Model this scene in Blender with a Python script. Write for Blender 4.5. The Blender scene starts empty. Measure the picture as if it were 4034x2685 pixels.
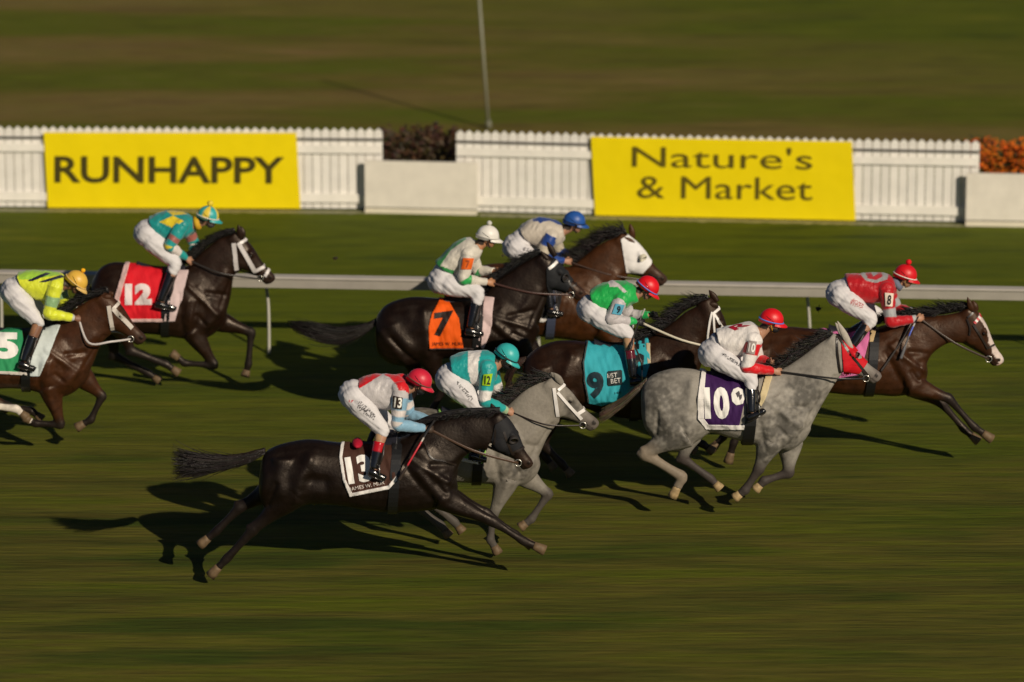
import bpy, bmesh, math, random
from math import radians, sin, cos, pi, atan2, atan, tan, sqrt
from mathutils import Vector, Matrix, noise
from mathutils.bvhtree import BVHTree
random.seed(7)
SC = bpy.context.scene

# ------------------------------------------------------------------ camera
HC, PITCH, FPX, PW, PH = 14.0, radians(14.3), 18107.0, 4034.0, 2685.0
cd = bpy.data.cameras.new("camera"); cam = bpy.data.objects.new("camera", cd)
SC.collection.objects.link(cam); SC.camera = cam
cd.sensor_width = 36.0; cd.lens = 36.0 * FPX / PW
cd.clip_start = 1.0; cd.clip_end = 3000.0
cam.location = (0, 0, HC); cam.rotation_euler = (pi / 2 - PITCH, 0, 0)
cd.dof.use_dof = True; cd.dof.focus_distance = 48.0; cd.dof.aperture_fstop = 0.85

# ------------------------------------------------------------------ sky, sun, exposure
SUN = Vector((2.35, -3.55, 2.15)).normalized()
w = bpy.data.worlds.new("World"); SC.world = w; w.use_nodes = True
nt = w.node_tree
sky = nt.nodes.new('ShaderNodeTexSky'); sky.sky_type = 'NISHITA'; sky.sun_disc = False
sky.sun_elevation = math.asin(SUN.z); sky.sun_rotation = atan2(SUN.x, SUN.y)
sky.air_density = 0.45; sky.dust_density = 0.1
bgn = nt.nodes['Background']; bgn.inputs['Strength'].default_value = 0.05
nt.links.new(sky.outputs[0], bgn.inputs[0])
sd = bpy.data.lights.new("sun", 'SUN'); sun = bpy.data.objects.new("sun", sd)
SC.collection.objects.link(sun)
sd.energy = 5.0; sd.angle = radians(0.5); sd.color = (1.0, 0.87, 0.69)
sun.rotation_euler = SUN.to_track_quat('Z', 'Y').to_euler()
SC.view_settings.view_transform = 'Standard'; SC.view_settings.look = 'None'
SC.view_settings.exposure = -0.38; SC.view_settings.gamma = 1.0

# ------------------------------------------------------------------ helpers
CAM = Vector((0, 0, HC)); FWD = Vector((0, cos(PITCH), -sin(PITCH))); UP = Vector((0, sin(PITCH), cos(PITCH)))
def ray(x, y):
    return FWD + Vector((1, 0, 0)) * ((x - PW / 2) / FPX) - UP * ((y - PH / 2) / FPX)
def at(x, y, Y):
    d = ray(x, y); return CAM + d * (Y / d.y)
def gnd(x, y):
    d = ray(x, y); return CAM + d * (-HC / d.z)
def gdepth(y):
    return HC / tan(PITCH + atan((y - PH / 2) / FPX))
def proj(p):
    v = p - CAM; z = v.dot(FWD)
    return (PW / 2 + FPX * v.x / z, PH / 2 - FPX * v.dot(UP) / z)
def lin(r, g, b):
    return tuple((c / 255 / 12.92 if c / 255 <= .04045 else ((c / 255 + .055) / 1.055) ** 2.4) for c in (r, g, b))
def lerp(a, b, t): return tuple(x + (y - x) * t for x, y in zip(a, b))
def catmull(P, n):
    """P list of tuples -> smooth list through P with n steps per span"""
    out = []
    for i in range(len(P) - 1):
        p0 = P[max(i - 1, 0)]; p1 = P[i]; p2 = P[i + 1]; p3 = P[min(i + 2, len(P) - 1)]
        for k in range(n):
            t = k / n
            out.append(tuple(.5 * (2 * b + (c - a) * t + (2 * a - 5 * b + 4 * c - d) * t * t + (3 * b - a - 3 * c + d) * t ** 3)
                             for a, b, c, d in zip(p0, p1, p2, p3)))
    out.append(tuple(P[-1])); return out
def inpoly(x, y, poly):
    r = False; n = len(poly); j = n - 1
    for i in range(n):
        xi, yi = poly[i]; xj, yj = poly[j]
        if (yi > y) != (yj > y) and x < (xj - xi) * (y - yi) / (yj - yi) + xi: r = not r
        j = i
    return r

def tag(o, label=None, cat=None, group=None, kind=None):
    if label: o['label'] = label
    if cat: o['category'] = cat
    if group: o['group'] = group
    if kind: o['kind'] = kind
    return o
def empty(name, loc):
    o = bpy.data.objects.new(name, None); SC.collection.objects.link(o); o.location = loc
    o.empty_display_size = .2; return o

class MB:
    def __init__(s): s.v = []; s.f = []; s.c = []
    def add(s, vs, fs, col=(.5, .5, .5)):
        b = len(s.v); s.v += [Vector(v) for v in vs]; s.f += [tuple(i + b for i in f) for f in fs]
        s.c += [col] * len(vs) if not isinstance(col, list) else col
    def rings(s, R, col=(.5, .5, .5), cap=True):
        n = len(R[0]); vs = [v for r in R for v in r]; fs = []
        for i in range(len(R) - 1):
            for k in range(n):
                a = i * n + k; b = i * n + (k + 1) % n
                fs.append((a, b, b + n, a + n))
        cl = None
        if isinstance(col, list): cl = [c for c in col for _ in range(n)]
        if cap:
            c0 = sum((Vector(v) for v in R[0]), Vector()) / n; c1 = sum((Vector(v) for v in R[-1]), Vector()) / n
            i0 = len(vs); vs += [c0, c1]
            if cl: cl += [col[0], col[-1]]
            L = (len(R) - 1) * n
            for k in range(n):
                fs.append((i0, (k + 1) % n, k)); fs.append((i0 + 1, L + k, L + (k + 1) % n))
        s.add(vs, fs, cl if cl else col)
    def tube(s, P, rad, n=12, col=(.5, .5, .5), flat=1.0, sub=0, ref=None, cap=True):
        """P vectors, rad list (or number); flat = ratio of lateral to in-plane radius"""
        if not isinstance(rad, (list, tuple)): rad = [rad] * len(P)
        if sub:
            Q = catmull([tuple(p) + (r,) for p, r in zip(P, rad)], sub)
            P = [Vector(q[:3]) for q in Q]; rad = [max(q[3], .0005) for q in Q]
            if isinstance(col, list) and len(col) != len(P): raise ValueError('col')
        R = []
        ref = ref or Vector((0, 1, 0))
        for i, p in enumerate(P):
            t = (P[min(i + 1, len(P) - 1)] - P[max(i - 1, 0)])
            t = t.normalized() if t.length > 1e-9 else Vector((1, 0, 0))
            u = ref - t * ref.dot(t)
            if u.length < .05: u = Vector((1, 0, .3)) - t * Vector((1, 0, .3)).dot(t)
            u.normalize(); wv = t.cross(u)
            R.append([p + u * (rad[i] * flat * cos(a)) + wv * (rad[i] * sin(a)) for a in [2 * pi * k / n for k in range(n)]])
        s.rings(R, col, cap); return P
    def ell(s, c, ax, n=16, m=10, col=(.5, .5, .5)):
        """ax: three vectors (scaled)"""
        R = []
        for j in range(1, m):
            ph = pi * j / m
            R.append([c + ax[0] * (sin(ph) * cos(2 * pi * k / n)) + ax[1] * (sin(ph) * sin(2 * pi * k / n)) + ax[2] * cos(ph) for k in range(n)])
        s.rings(R, col)
    def box(s, c, ax, col=(.5, .5, .5)):
        vs = [c + ax[0] * i + ax[1] * j + ax[2] * k for i in (-1, 1) for j in (-1, 1) for k in (-1, 1)]
        s.add(vs, [(0, 1, 3, 2), (4, 6, 7, 5), (0, 4, 5, 1), (2, 3, 7, 6), (0, 2, 6, 4), (1, 5, 7, 3)], col)
    def merge(s, o): s.add(o.v, o.f, list(o.c))
    def mesh(s, name='m'):
        me = bpy.data.meshes.new(name); me.from_pydata([tuple(v) for v in s.v], [], s.f); me.update()
        bm = bmesh.new(); bm.from_mesh(me); bmesh.ops.recalc_face_normals(bm, faces=bm.faces); bm.to_mesh(me); bm.free()
        return me
    def remesh(s, vox, smooth=4, fac=.5):
        me = s.mesh(); o = bpy.data.objects.new('tmp', me); SC.collection.objects.link(o)
        m = o.modifiers.new('r', 'REMESH'); m.mode = 'VOXEL'; m.voxel_size = vox; m.adaptivity = 0
        if smooth:
            q = o.modifiers.new('s', 'SMOOTH'); q.iterations = smooth; q.factor = fac
        dg = bpy.context.evaluated_depsgraph_get()
        e = o.evaluated_get(dg); e_me = e.to_mesh()
        out = MB(); out.v = [v.co.copy() for v in e_me.vertices]; out.f = [tuple(p.vertices) for p in e_me.polygons]
        out.n = [v.normal.copy() for v in e_me.vertices]
        out.c = [(.5, .5, .5)] * len(out.v); e.to_mesh_clear()
        bpy.data.objects.remove(o); bpy.data.meshes.remove(me); return out
    def bvh(s): return BVHTree.FromPolygons(s.v, s.f)
    def paint(s, fn): s.c = [fn(v, c) for v, c in zip(s.v, s.c)]
    def build(s, name, mat, parent=None, smooth=True, recalc=True):
        L = parent_loc(parent)
        me = bpy.data.meshes.new(name); me.from_pydata([tuple(v - L) for v in s.v], [], s.f)
        if recalc:
            bm = bmesh.new(); bm.from_mesh(me); bmesh.ops.recalc_face_normals(bm, faces=bm.faces); bm.to_mesh(me); bm.free()
        at_ = me.color_attributes.new('Col', 'FLOAT_COLOR', 'POINT')
        at_.data.foreach_set('color', [x for c in s.c for x in (c[0], c[1], c[2], 1.0)])
        me.polygons.foreach_set('use_smooth', [smooth] * len(me.polygons)); me.update()
        me.materials.append(mat)
        o = bpy.data.objects.new(name, me); SC.collection.objects.link(o)
        if parent: o.parent = parent
        return o
def parent_loc(p):
    L = Vector((0, 0, 0))
    while p: L += p.location; p = p.parent
    return L

# ------------------------------------------------------------------ materials
def mat_col(name, rough=.5, spec=.5, bump=0, bscale=60, stretch=(1, 1, 1), var=.0, vscale=8, sheen=0, coat=0, tint=None, rvar=0):
    m = bpy.data.materials.new(name); m.use_nodes = True; n = m.node_tree.nodes; l = m.node_tree.links
    p = n['Principled BSDF']; p.inputs['Roughness'].default_value = rough
    p.inputs['Specular IOR Level'].default_value = spec
    a = n.new('ShaderNodeVertexColor'); a.layer_name = 'Col'; src = a.outputs['Color']
    tc = n.new('ShaderNodeTexCoord'); mp = n.new('ShaderNodeMapping'); mp.inputs['Scale'].default_value = stretch
    l.new(tc.outputs['Object'], mp.inputs[0])
    if var:
        nz = n.new('ShaderNodeTexNoise'); nz.inputs['Scale'].default_value = vscale; nz.inputs['Detail'].default_value = 5
        l.new(mp.outputs[0], nz.inputs['Vector'])
        mr = n.new('ShaderNodeMapRange'); mr.inputs['From Min'].default_value = .3; mr.inputs['From Max'].default_value = .7
        mr.inputs['To Min'].default_value = 1 - var; mr.inputs['To Max'].default_value = 1 + var
        l.new(nz.outputs['Fac'], mr.inputs['Value'])
        vm = n.new('ShaderNodeVectorMath'); vm.operation = 'SCALE'; l.new(src, vm.inputs[0]); l.new(mr.outputs[0], vm.inputs['Scale'])
        src = vm.outputs[0]
    l.new(src, p.inputs['Base Color'])
    if bump:
        nb = n.new('ShaderNodeTexNoise'); nb.inputs['Scale'].default_value = bscale; nb.inputs['Detail'].default_value = 4
        l.new(mp.outputs[0], nb.inputs['Vector'])
        b = n.new('ShaderNodeBump'); b.inputs['Strength'].default_value = 1.0; b.inputs['Distance'].default_value = bump
        l.new(nb.outputs['Fac'], b.inputs['Height']); l.new(b.outputs[0], p.inputs['Normal'])
    if rvar:
        nr = n.new('ShaderNodeTexNoise'); nr.inputs['Scale'].default_value = 5.5; nr.inputs['Detail'].default_value = 6; l.new(mp.outputs[0], nr.inputs['Vector'])
        m2 = n.new('ShaderNodeMapRange'); m2.inputs['From Min'].default_value = .35; m2.inputs['From Max'].default_value = .65; m2.inputs['To Min'].default_value = rough - rvar; m2.inputs['To Max'].default_value = rough + rvar
        l.new(nr.outputs['Fac'], m2.inputs['Value']); l.new(m2.outputs[0], p.inputs['Roughness'])
    if tint: p.inputs['Specular Tint'].default_value = (*tint, 1)
    if sheen: p.inputs['Sheen Weight'].default_value = sheen
    if coat: p.inputs['Coat Weight'].default_value = coat; p.inputs['Coat Roughness'].default_value = .15
    return m
M = {
 'coat': mat_col('horse_coat', .46, .30, bump=.003, bscale=38, var=.30, vscale=12, tint=(1, .86, .74), rvar=.12),
 'grey': mat_col('grey_coat', .6, .25, bump=.003, bscale=40, var=.10, vscale=30),
 'hair': mat_col('hair', .45, .4, var=.3, vscale=30),
 'hoof': mat_col('hoof', .6, .3, var=.25, vscale=25),
 'silk': mat_col('silks', .45, .4, bump=.018, bscale=15, stretch=(1, 1, .7), var=.06, vscale=10, sheen=.2),
 'breech': mat_col('breeches', .7, .25, bump=.004, bscale=20, stretch=(1, 1, 1.6), var=.05, vscale=15),
 'cloth': mat_col('saddle_cloth', .75, .2, bump=.012, bscale=9, stretch=(1.6, 1, .7), var=.07, vscale=7),
 'leather': mat_col('leather', .38, .5, bump=.001, bscale=120),
 'boot': mat_col('boot_leather', .16, .6, bump=.004, bscale=16, coat=.4),
 'skin': mat_col('skin', .5, .4, bump=.001, bscale=90, var=.08, vscale=30),
 'shell': mat_col('helmet_cover', .42, .45, bump=.0025, bscale=22, var=.05, vscale=12),
 'gloss': mat_col('gloss', .08, .6),
 'metal': mat_col('metal', .3, .8),
 'paint': mat_col('white_paint', .5, .4, bump=.001, bscale=40, var=.06, vscale=5),
 'print': mat_col('print', .6, .25),
 'vinyl': mat_col('banner_vinyl', .45, .35, bump=.01, bscale=2.5, var=.03, vscale=3),
 'leaf': mat_col('leaf', .55, .3, var=.35, vscale=9),
}
M['metal'].node_tree.nodes['Principled BSDF'].inputs['Metallic'].default_value = .9

# ------------------------------------------------------------------ ground
def ground_mat():
    m = bpy.data.materials.new('turf'); m.use_nodes = True; nt = m.node_tree; n = nt.nodes; l = nt.links
    p = n['Principled BSDF']; p.inputs['Roughness'].default_value = .9; p.inputs['Specular IOR Level'].default_value = .1
    tc = n.new('ShaderNodeTexCoord')
    def mapped(sx, sy, off=0):
        mp = n.new('ShaderNodeMapping'); mp.inputs['Scale'].default_value = (sx, sy, 1); mp.inputs['Location'].default_value = (off, off * 1.7, 0)
        mp.inputs['Rotation'].default_value = (0, 0, radians(-1.2)); l.new(tc.outputs['Object'], mp.inputs[0]); return mp.outputs[0]
    def nz(vec, scale, detail, rough=.6):
        k = n.new('ShaderNodeTexNoise'); k.inputs['Scale'].default_value = scale; k.inputs['Detail'].default_value = detail
        k.inputs['Roughness'].default_value = rough; l.new(vec, k.inputs['Vector']); return k.outputs['Fac']
    def ramp(fac, stops):
        r = n.new('ShaderNodeValToRGB'); e = r.color_ramp.elements
        while len(e) < len(stops): e.new(.5)
        for i, (pos, c) in enumerate(stops): e[i].position = pos; e[i].color = (*c, 1) if len(c) == 3 else c
        l.new(fac, r.inputs[0]); return r.outputs[0]
    def mix(a, b, fac, mode='MIX'):
        k = n.new('ShaderNodeMix'); k.data_type = 'RGBA'; k.blend_type = mode
        if isinstance(fac, float): k.inputs[0].default_value = fac
        else: l.new(fac, k.inputs[0])
        l.new(a, k.inputs[6]); l.new(b, k.inputs[7]); return k.outputs[2]
    G = (.094, .118, .006); O = (.125, .106, .018); B = (.185, .122, .036); D = (.044, .046, .007); DG = (.050, .072, .008); Y = (.160, .165, .010)
    streak = nz(mapped(.36, 2.3), 1.0, 5, .6)
    fine = nz(mapped(1.2, 11, 3), 1.0, 4, .65)
    patch = nz(mapped(.09, .42, 9), 1.0, 3, .55)
    broad = nz(mapped(.16, .8, 5), 1.0, 3, .5)
    # running turf, greener turf by the rail, worn brown infield
    soft = nz(mapped(.30, 1.9, 21), 1.0, 3, .5)
    track = ramp(soft, [(.36, D), (.45, DG), (.52, (.098, .092, .014)), (.60, G), (.70, O)])
    track = mix(track, ramp(broad, [(.40, DG), (.48, O), (.56, (.10, .094, .014)), (.66, G)]), .5)
    rail = ramp(streak, [(.33, DG), (.46, G), (.58, G), (.72, Y)])
    infield = ramp(patch, [(.42, (.105, .128, .009)), (.48, (.145, .122, .022)), (.55, (.205, .138, .045)), (.64, (.225, .15, .056))])
    infield = mix(infield, ramp(streak, [(.34, D), (.45, O), (.55, G), (.68, (.21, .14, .05))]), .45)
    sep = n.new('ShaderNodeSeparateXYZ'); l.new(tc.outputs['Object'], sep.inputs[0])
    add = n.new('ShaderNodeMath'); add.operation = 'MULTIPLY_ADD'; l.new(patch, add.inputs[0]); add.inputs[1].default_value = 6.0
    l.new(sep.outputs['Y'], add.inputs[2])
    def rng(a, b):
        k = n.new('ShaderNodeMapRange'); l.new(add.outputs[0], k.inputs[0]); k.inputs[1].default_value = a; k.inputs[2].default_value = b; return k.outputs[0]
    c = mix(track, rail, rng(51, 58)); c = mix(c, infield, rng(65.5, 67.5))
    # far right of the infield stays green
    gx = n.new('ShaderNodeMath'); gx.operation = 'MULTIPLY_ADD'; l.new(sep.outputs['X'], gx.inputs[0]); gx.inputs[1].default_value = .9; l.new(sep.outputs['Y'], gx.inputs[2])
    k = n.new('ShaderNodeMapRange'); l.new(gx.outputs[0], k.inputs[0]); k.inputs[1].default_value = 72; k.inputs[2].default_value = 82; k.inputs[4].default_value = .75
    c = mix(c, rail, k.outputs[0])
    c = mix(c, ramp(fine, [(.3, (.72, .72, .72)), (.52, (1, 1, 1)), (.72, (1.22, 1.22, 1.22))]), 1.0, 'MULTIPLY')
    l.new(c, p.inputs['Base Color'])
    bp = n.new('ShaderNodeBump'); bp.inputs['Strength'].default_value = .6; bp.inputs['Distance'].default_value = .05
    l.new(fine, bp.inputs['Height']); l.new(bp.outputs[0], p.inputs['Normal'])
    return m
gm = bpy.data.meshes.new('ground')
gv = []; gf = []
xs = [-600, -60, -30, 0, 30, 60, 600]; ys = [-60, 20, 40, 60, 90, 150, 900]
for y in ys:
    for x in xs: gv.append((x, y, 0))
for j in range(len(ys) - 1):
    for i in range(len(xs) - 1):
        a = j * len(xs) + i; gf.append((a, a + 1, a + 1 + len(xs), a + len(xs)))
gm.from_pydata(gv, [], gf); gm.materials.append(ground_mat())
go = bpy.data.objects.new('ground', gm); SC.collection.objects.link(go); tag(go, kind='structure')

# ------------------------------------------------------------------ lettering laid on a surface
def text_on(bvh, s, p0, p1, cap, name, col, parent, bold=.0, off=.004, mat='print', up=None, maxlen=.03, shear=0):
    """letters from pixel p0 to p1 along the baseline, cap height in pixels; wrapped on the surface"""
    cu = bpy.data.curves.new('t', 'FONT'); cu.body = s; cu.size = 1; cu.offset = bold; cu.shear = shear; cu.resolution_u = 4; cu.space_line = .85
    o = bpy.data.objects.new('t', cu); SC.collection.objects.link(o)
    dg = bpy.context.evaluated_depsgraph_get(); me = o.evaluated_get(dg).to_mesh()
    bm = bmesh.new(); bm.from_mesh(me); o.evaluated_get(dg).to_mesh_clear(); bpy.data.objects.remove(o); bpy.data.curves.remove(cu)
    if not bm.verts: bm.free(); return None
    x0 = min(v.co.x for v in bm.verts); x1 = max(v.co.x for v in bm.verts)
    y0 = min(v.co.y for v in bm.verts); y1 = max(v.co.y for v in bm.verts)
    ex = Vector((p1[0] - p0[0], p1[1] - p0[1])) / (x1 - x0)
    ey = Vector((up if up else (ex.y, -ex.x))); ey = ey.normalized() * (cap / (y1 - y0))
    bmesh.ops.triangulate(bm, faces=bm.faces)
    for _ in range(4):
        es = [e for e in bm.edges if (ex * (e.verts[0].co.x - e.verts[1].co.x) + ey * (e.verts[0].co.y - e.verts[1].co.y)).length > maxlen * 380]
        if not es: break
        bmesh.ops.subdivide_edges(bm, edges=es, cuts=1); bmesh.ops.triangulate(bm, faces=bm.faces)
    mb = MB(); idx = {}
    for v in bm.verts:
        q = Vector(p0) + ex * (v.co.x - x0) + ey * (v.co.y - y0)
        d = ray(q.x, q.y).normalized(); h, nn, fi, di = bvh.ray_cast(CAM, d)
        if h is None: continue
        if nn.dot(d) > 0: nn = -nn
        idx[v.index] = len(mb.v); mb.v.append(h + nn * off - d * off * .5); mb.c.append(col)
    for f in bm.faces:
        if all(v.index in idx for v in f.verts):
            ids = [idx[v.index] for v in f.verts]
            if max((mb.v[a] - mb.v[b]).length for a in ids for b in ids) < .25: mb.f.append(tuple(ids))
    bm.free()
    # give the print a little thickness
    return mb.build(name, M[mat], parent, smooth=False, recalc=False) if mb.f else None

# ------------------------------------------------------------------ fence, panels, banners
WHITE = (.84, .81, .75)
def fence(px, label, extra_end=False):
    P = [gnd(*q) for q in px]
    root = tag(empty('picket_fence', P[0]), label, 'fence')
    L = [0]
    for a, b in zip(P, P[1:]): L.append(L[-1] + (b - a).length)
    def along(s):
        for i in range(len(P) - 1):
            if s <= L[i + 1] or i == len(P) - 2:
                t = (P[i + 1] - P[i]).normalized(); return P[i] + t * (s - L[i]), t
    pk = MB(); s = .05
    k = 0
    while s < L[-1]:
        c, t = along(s); nrm = Vector((t.y, -t.x, 0))
        hw, h, th = .0555, 1.16 + .012 * noise.noise(Vector((k * .7, 3, 1))), .011
        A = [(-hw, 0.02), (hw, 0.02), (hw, h - .05), (0, h), (-hw, h - .05)]
        fr = [c + t * u + Vector((0, 0, z)) + nrm * th for u, z in A]; bk = [q - nrm * 2 * th for q in fr]
        g = .93 + .1 * noise.noise(Vector((k * 1.3, 8, 2)))
        pk.add(fr + bk, [(0, 1, 2, 3, 4), (9, 8, 7, 6, 5)] + [(i, i + 5, (i + 1) % 5 + 5, (i + 1) % 5) for i in range(5)], tuple(x * g for x in WHITE))
        s += .122; k += 1
    pk.build('picket_panel', M['paint'], root, smooth=False)
    def rail(z, hh, y, name, col, th=.02):
        for i in range(len(P) - 1):
            mb = MB(); a, b = P[i], P[i + 1]; t = (b - a).normalized(); nrm = Vector((t.y, -t.x, 0))
            mb.box((a + b) / 2 + Vector((0, 0, z)) + nrm * y, (t * ((b - a).length / 2), nrm * th, Vector((0, 0, hh))), col)
            mb.build(name, M['paint'], root, smooth=False)
    rail(.86, .052, .035, 'rail', (.82, .79, .72)); rail(.17, .058, .035, 'rail', (.82, .79, .72))
    rail(1.0, .017, .022, 'dark_bar', (.10, .095, .085), .008)  # thin dark bar running along the pickets below their tips
    s = .3
    while s < L[-1]:
        c, t = along(s); nrm = Vector((t.y, -t.x, 0)); mb = MB()
        mb.box(c - nrm * .07 + Vector((0, 0, .52)), (t * .045, nrm * .045, Vector((0, 0, .54))), WHITE)
        mb.build('post', M['paint'], root, smooth=False); s += 2.4
    return root
fence([(-2600, 793), (0, 817), (650, 820), (1508, 826)], 'white picket fence to the left of the gap with shrubs, behind the RUNHAPPY banner')
fence([(1800, 834), (2410, 849), (3322, 868), (3850, 878)], 'white picket fence to the right of the gap with shrubs, behind the two-line banner')

def panel(x0, y0, x1, y1, h, label):
    a, b = gnd(x0, y0) + Vector((0, -.12, 0)), gnd(x1, y1) + Vector((0, -.12, 0)); t = (b - a).normalized(); nrm = Vector((t.y, -t.x, 0))
    root = tag(empty('white_panel', (a + b) / 2), label, 'panel'); hl = (b - a).length / 2
    mb = MB(); mb.box((a + b) / 2 + Vector((0, 0, .085 + (h - .085) / 2)), (t * hl, nrm * .03, Vector((0, 0, (h - .085) / 2))), (.75, .705, .61)); mb.build('board', M['paint'], root, smooth=False)
    mb = MB(); mb.box((a + b) / 2 + Vector((0, 0, .078)), (t * hl, nrm * .027, Vector((0, 0, .006))), (.03, .03, .025)); mb.build('gasket', M['leather'], root, smooth=False)
    mb = MB(); mb.box((a + b) / 2 + Vector((0, 0, .035)), (t * hl, nrm * .034, Vector((0, 0, .036))), (.72, .66, .52)); mb.build('base_strip', M['paint'], root, smooth=False)
panel(1440, 828, 1880, 838, .735, 'low blank white panel closing the gap between the two picket fences')
panel(3800, 880, 6400, 926, .735, 'low blank white panel at the right edge, in front of the orange flowers')

def banner(c4, label):
    pts = []
    for (x, y) in c4:
        pass
    (xa, ya), (xb, yb), (xc, yc), (xd, yd) = c4   # tl, tr, br, bl
    fa, fb = gnd(xd, fence_y(xd)) + Vector((0, -.075, 0)), gnd(xc, fence_y(xc)) + Vector((0, -.075, 0))
    t = (fb - fa).normalized(); nrm = Vector((t.y, -t.x, 0))
    def hit(x, y):
        d = ray(x, y); k = (fa - CAM).dot(nrm) / d.dot(nrm); return CAM + d * k
    root = tag(empty('banner', (fa + fb) / 2), label, 'banner')
    N = 30; mb = MB(); fr = []
    for j in range(7):
        for i in range(N + 1):
            u = i / N; v = j / 6
            x = (xa + (xb - xa) * u) * (1 - v) + (xd + (xc - xd) * u) * v; y = (ya + (yb - ya) * u) * (1 - v) + (yd + (yc - yd) * u) * v
            fr.append(hit(x, y) + nrm * (.006 * noise.noise(Vector((u * 9, v * 2, xa)))))
    fs = [(j * (N + 1) + i, j * (N + 1) + i + 1, (j + 1) * (N + 1) + i + 1, (j + 1) * (N + 1) + i) for j in range(6) for i in range(N)]
    n0 = len(fr); bk = [p - nrm * .006 for p in fr]
    fs += [tuple(q + n0 for q in reversed(f)) for f in fs]
    mb.add(fr + bk, fs, (.83, .655, .0)); o = mb.build('sheet', M['vinyl'], root)
    return root, mb.bvh()
def fence_y(x):
    pl = [(-420, 813), (0, 817), (650, 820), (1508, 826), (1800, 834), (2410, 849), (3322, 868), (3850, 878)]
    for (a, b), (c, d) in zip(pl, pl[1:]):
        if x <= c: return b + (d - b) * (x - a) / (c - a)
    return 878
b1, bv1 = banner([(172, 521), (1167, 523), (1184, 821), (188, 817)], 'yellow banner lettered RUNHAPPY on the left picket fence')
text_on(bv1, 'RUNHAPPY', (215, 719), (1120, 723), 106, 'lettering', (.06, .048, .006), b1, bold=.02, maxlen=.12, off=.008)
b2, bv2 = banner([(2328, 538), (3356, 558), (3371, 868), (2344, 847)], 'yellow banner with two lines of slimmer dark lettering on the right picket fence')
text_on(bv2, "Nature's", (2490, 656), (3200, 667), 84, 'lettering', (.11, .085, .005), b2, maxlen=.12, off=.008)
text_on(bv2, "& Market", (2510, 779), (3200, 788), 88, 'lettering', (.11, .085, .005), b2, maxlen=.12, off=.008)

# dry pale verge along the foot of the fence
def verge(px, y):
    m = M['vg']; mb = MB(); L = [gnd(*q) for q in px]; vs = []; r = random.Random(2)
    P = [Vector(q) for q in catmull([tuple(q) for q in L], 40)]
    for i, p in enumerate(P): vs += [p + Vector((0, -.02, .004)), p + Vector((0, -.20 - .09 * noise.noise(Vector((i * .9, 1, 2))), .004))]
    mb.add(vs, [(2 * i, 2 * i + 1, 2 * i + 3, 2 * i + 2) for i in range(len(P) - 1)], (.26, .25, .13)); tag(mb.build('verge', M['leaf'], None, recalc=False), kind='structure')
M['vg'] = M['leaf']
verge([(-2600, 797), (0, 821), (650, 824), (1480, 830)], 0); verge([(1890, 840), (2410, 853), (3322, 872), (3820, 882)], 0)
# unseen round head on a stake, added behind the left fence to shadow the infield
mp_ = gnd(1058, 792); mroot = tag(empty('shadow_caster', mp_), 'unseen round shadow caster on a stake, added behind the left picket fence', 'shadow caster')
mb = MB(); mb.ell(mp_ + Vector((0, 0, .84)), (Vector((.38, 0, 0)), Vector((0, .36, 0)), Vector((0, 0, .12))), 20, 10, (.05, .05, .04)); mb.build('caster_head', M['paint'], mroot)
mb = MB(); mb.tube([mp_, mp_ + Vector((0, 0, .8))], .03, n=8, col=(.2, .16, .1)); mb.build('stake', M['paint'], mroot)

# flowering shrubs behind the gaps
def bed(x0, x1, ybase, ztop, name, label, cat, leafcol, bloomcol, nl, nb, seed, bz):
    r = random.Random(seed); a = gnd(x0, ybase); b = gnd(x1, ybase); root = tag(empty(name, (a + b) / 2), label, cat)
    fo = MB(); bl = MB(); st = MB()
    for i in range(14):
        p = a.lerp(b, (i + r.random()) / 14) + Vector((0, r.uniform(0, .6), 0))
        st.tube([p + Vector((0, 0, -.02)), p + Vector((r.uniform(-.1, .1), 0, ztop * .5)), p + Vector((r.uniform(-.2, .2), r.uniform(-.1, .1), ztop * .9))], [.014, .01, .004], n=5, col=(.07, .045, .025))
    st.build('stems', M['leaf'], root)
    def leaf(mb, p, s, col):
        d = Vector((r.gauss(0, 1), r.gauss(-.5, 1), r.gauss(.5, .8))).normalized(); u = d.orthogonal().normalized(); v = d.cross(u)
        u = (u * cos(s * 99) + v * sin(s * 99)); v = d.cross(u)
        mb.add([p + u * s, p + v * s * .5 + d * s * .15, p - u * s, p - v * s * .5 + d * s * .15], [(0, 1, 2, 3)], col)
    for i in range(nl):
        u = r.random(); h = ztop * (.92 + .16 * noise.noise(Vector((u * 7, seed, 0)))) * sqrt(r.random())
        p = a.lerp(b, u) + Vector((0, r.uniform(-.15, .75), h)); leaf(fo, p, r.uniform(.025, .06), tuple(x * r.uniform(.6, 1.5) for x in leafcol))
    tag(fo.build('foliage', M['leaf'], root, smooth=False), kind='stuff')
    for i in range(nb):
        u = r.random(); h = ztop * (bz + (1.04 - bz) * r.random() + .06 * noise.noise(Vector((u * 7, seed, 0))))
        p = a.lerp(b, u) + Vector((0, r.uniform(-.25, .4), h)); s = r.uniform(.018, .032)
        bl.ell(p, (Vector((s, 0, 0)), Vector((0, s, 0)), Vector((0, 0, s * .7))), 7, 4, tuple(x * r.uniform(.7, 1.25) for x in bloomcol))
    if nb: tag(bl.build('blooms', M['leaf'], root), kind='stuff')
bed(1490, 1830, 800, 1.05, 'shrub_bed', 'dark russet shrub bed filling the gap behind the low white panel', 'shrubs', (.055, .032, .016), (.10, .04, .02), 2600, 60, 3, .3)
bed(3800, 4700, 848, .98, 'flower_bed', 'bed of bright orange flowers over dark leaves at the right edge', 'flowers', (.022, .032, .014), (.55, .12, .004), 2600, 2200, 5, .60)

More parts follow.
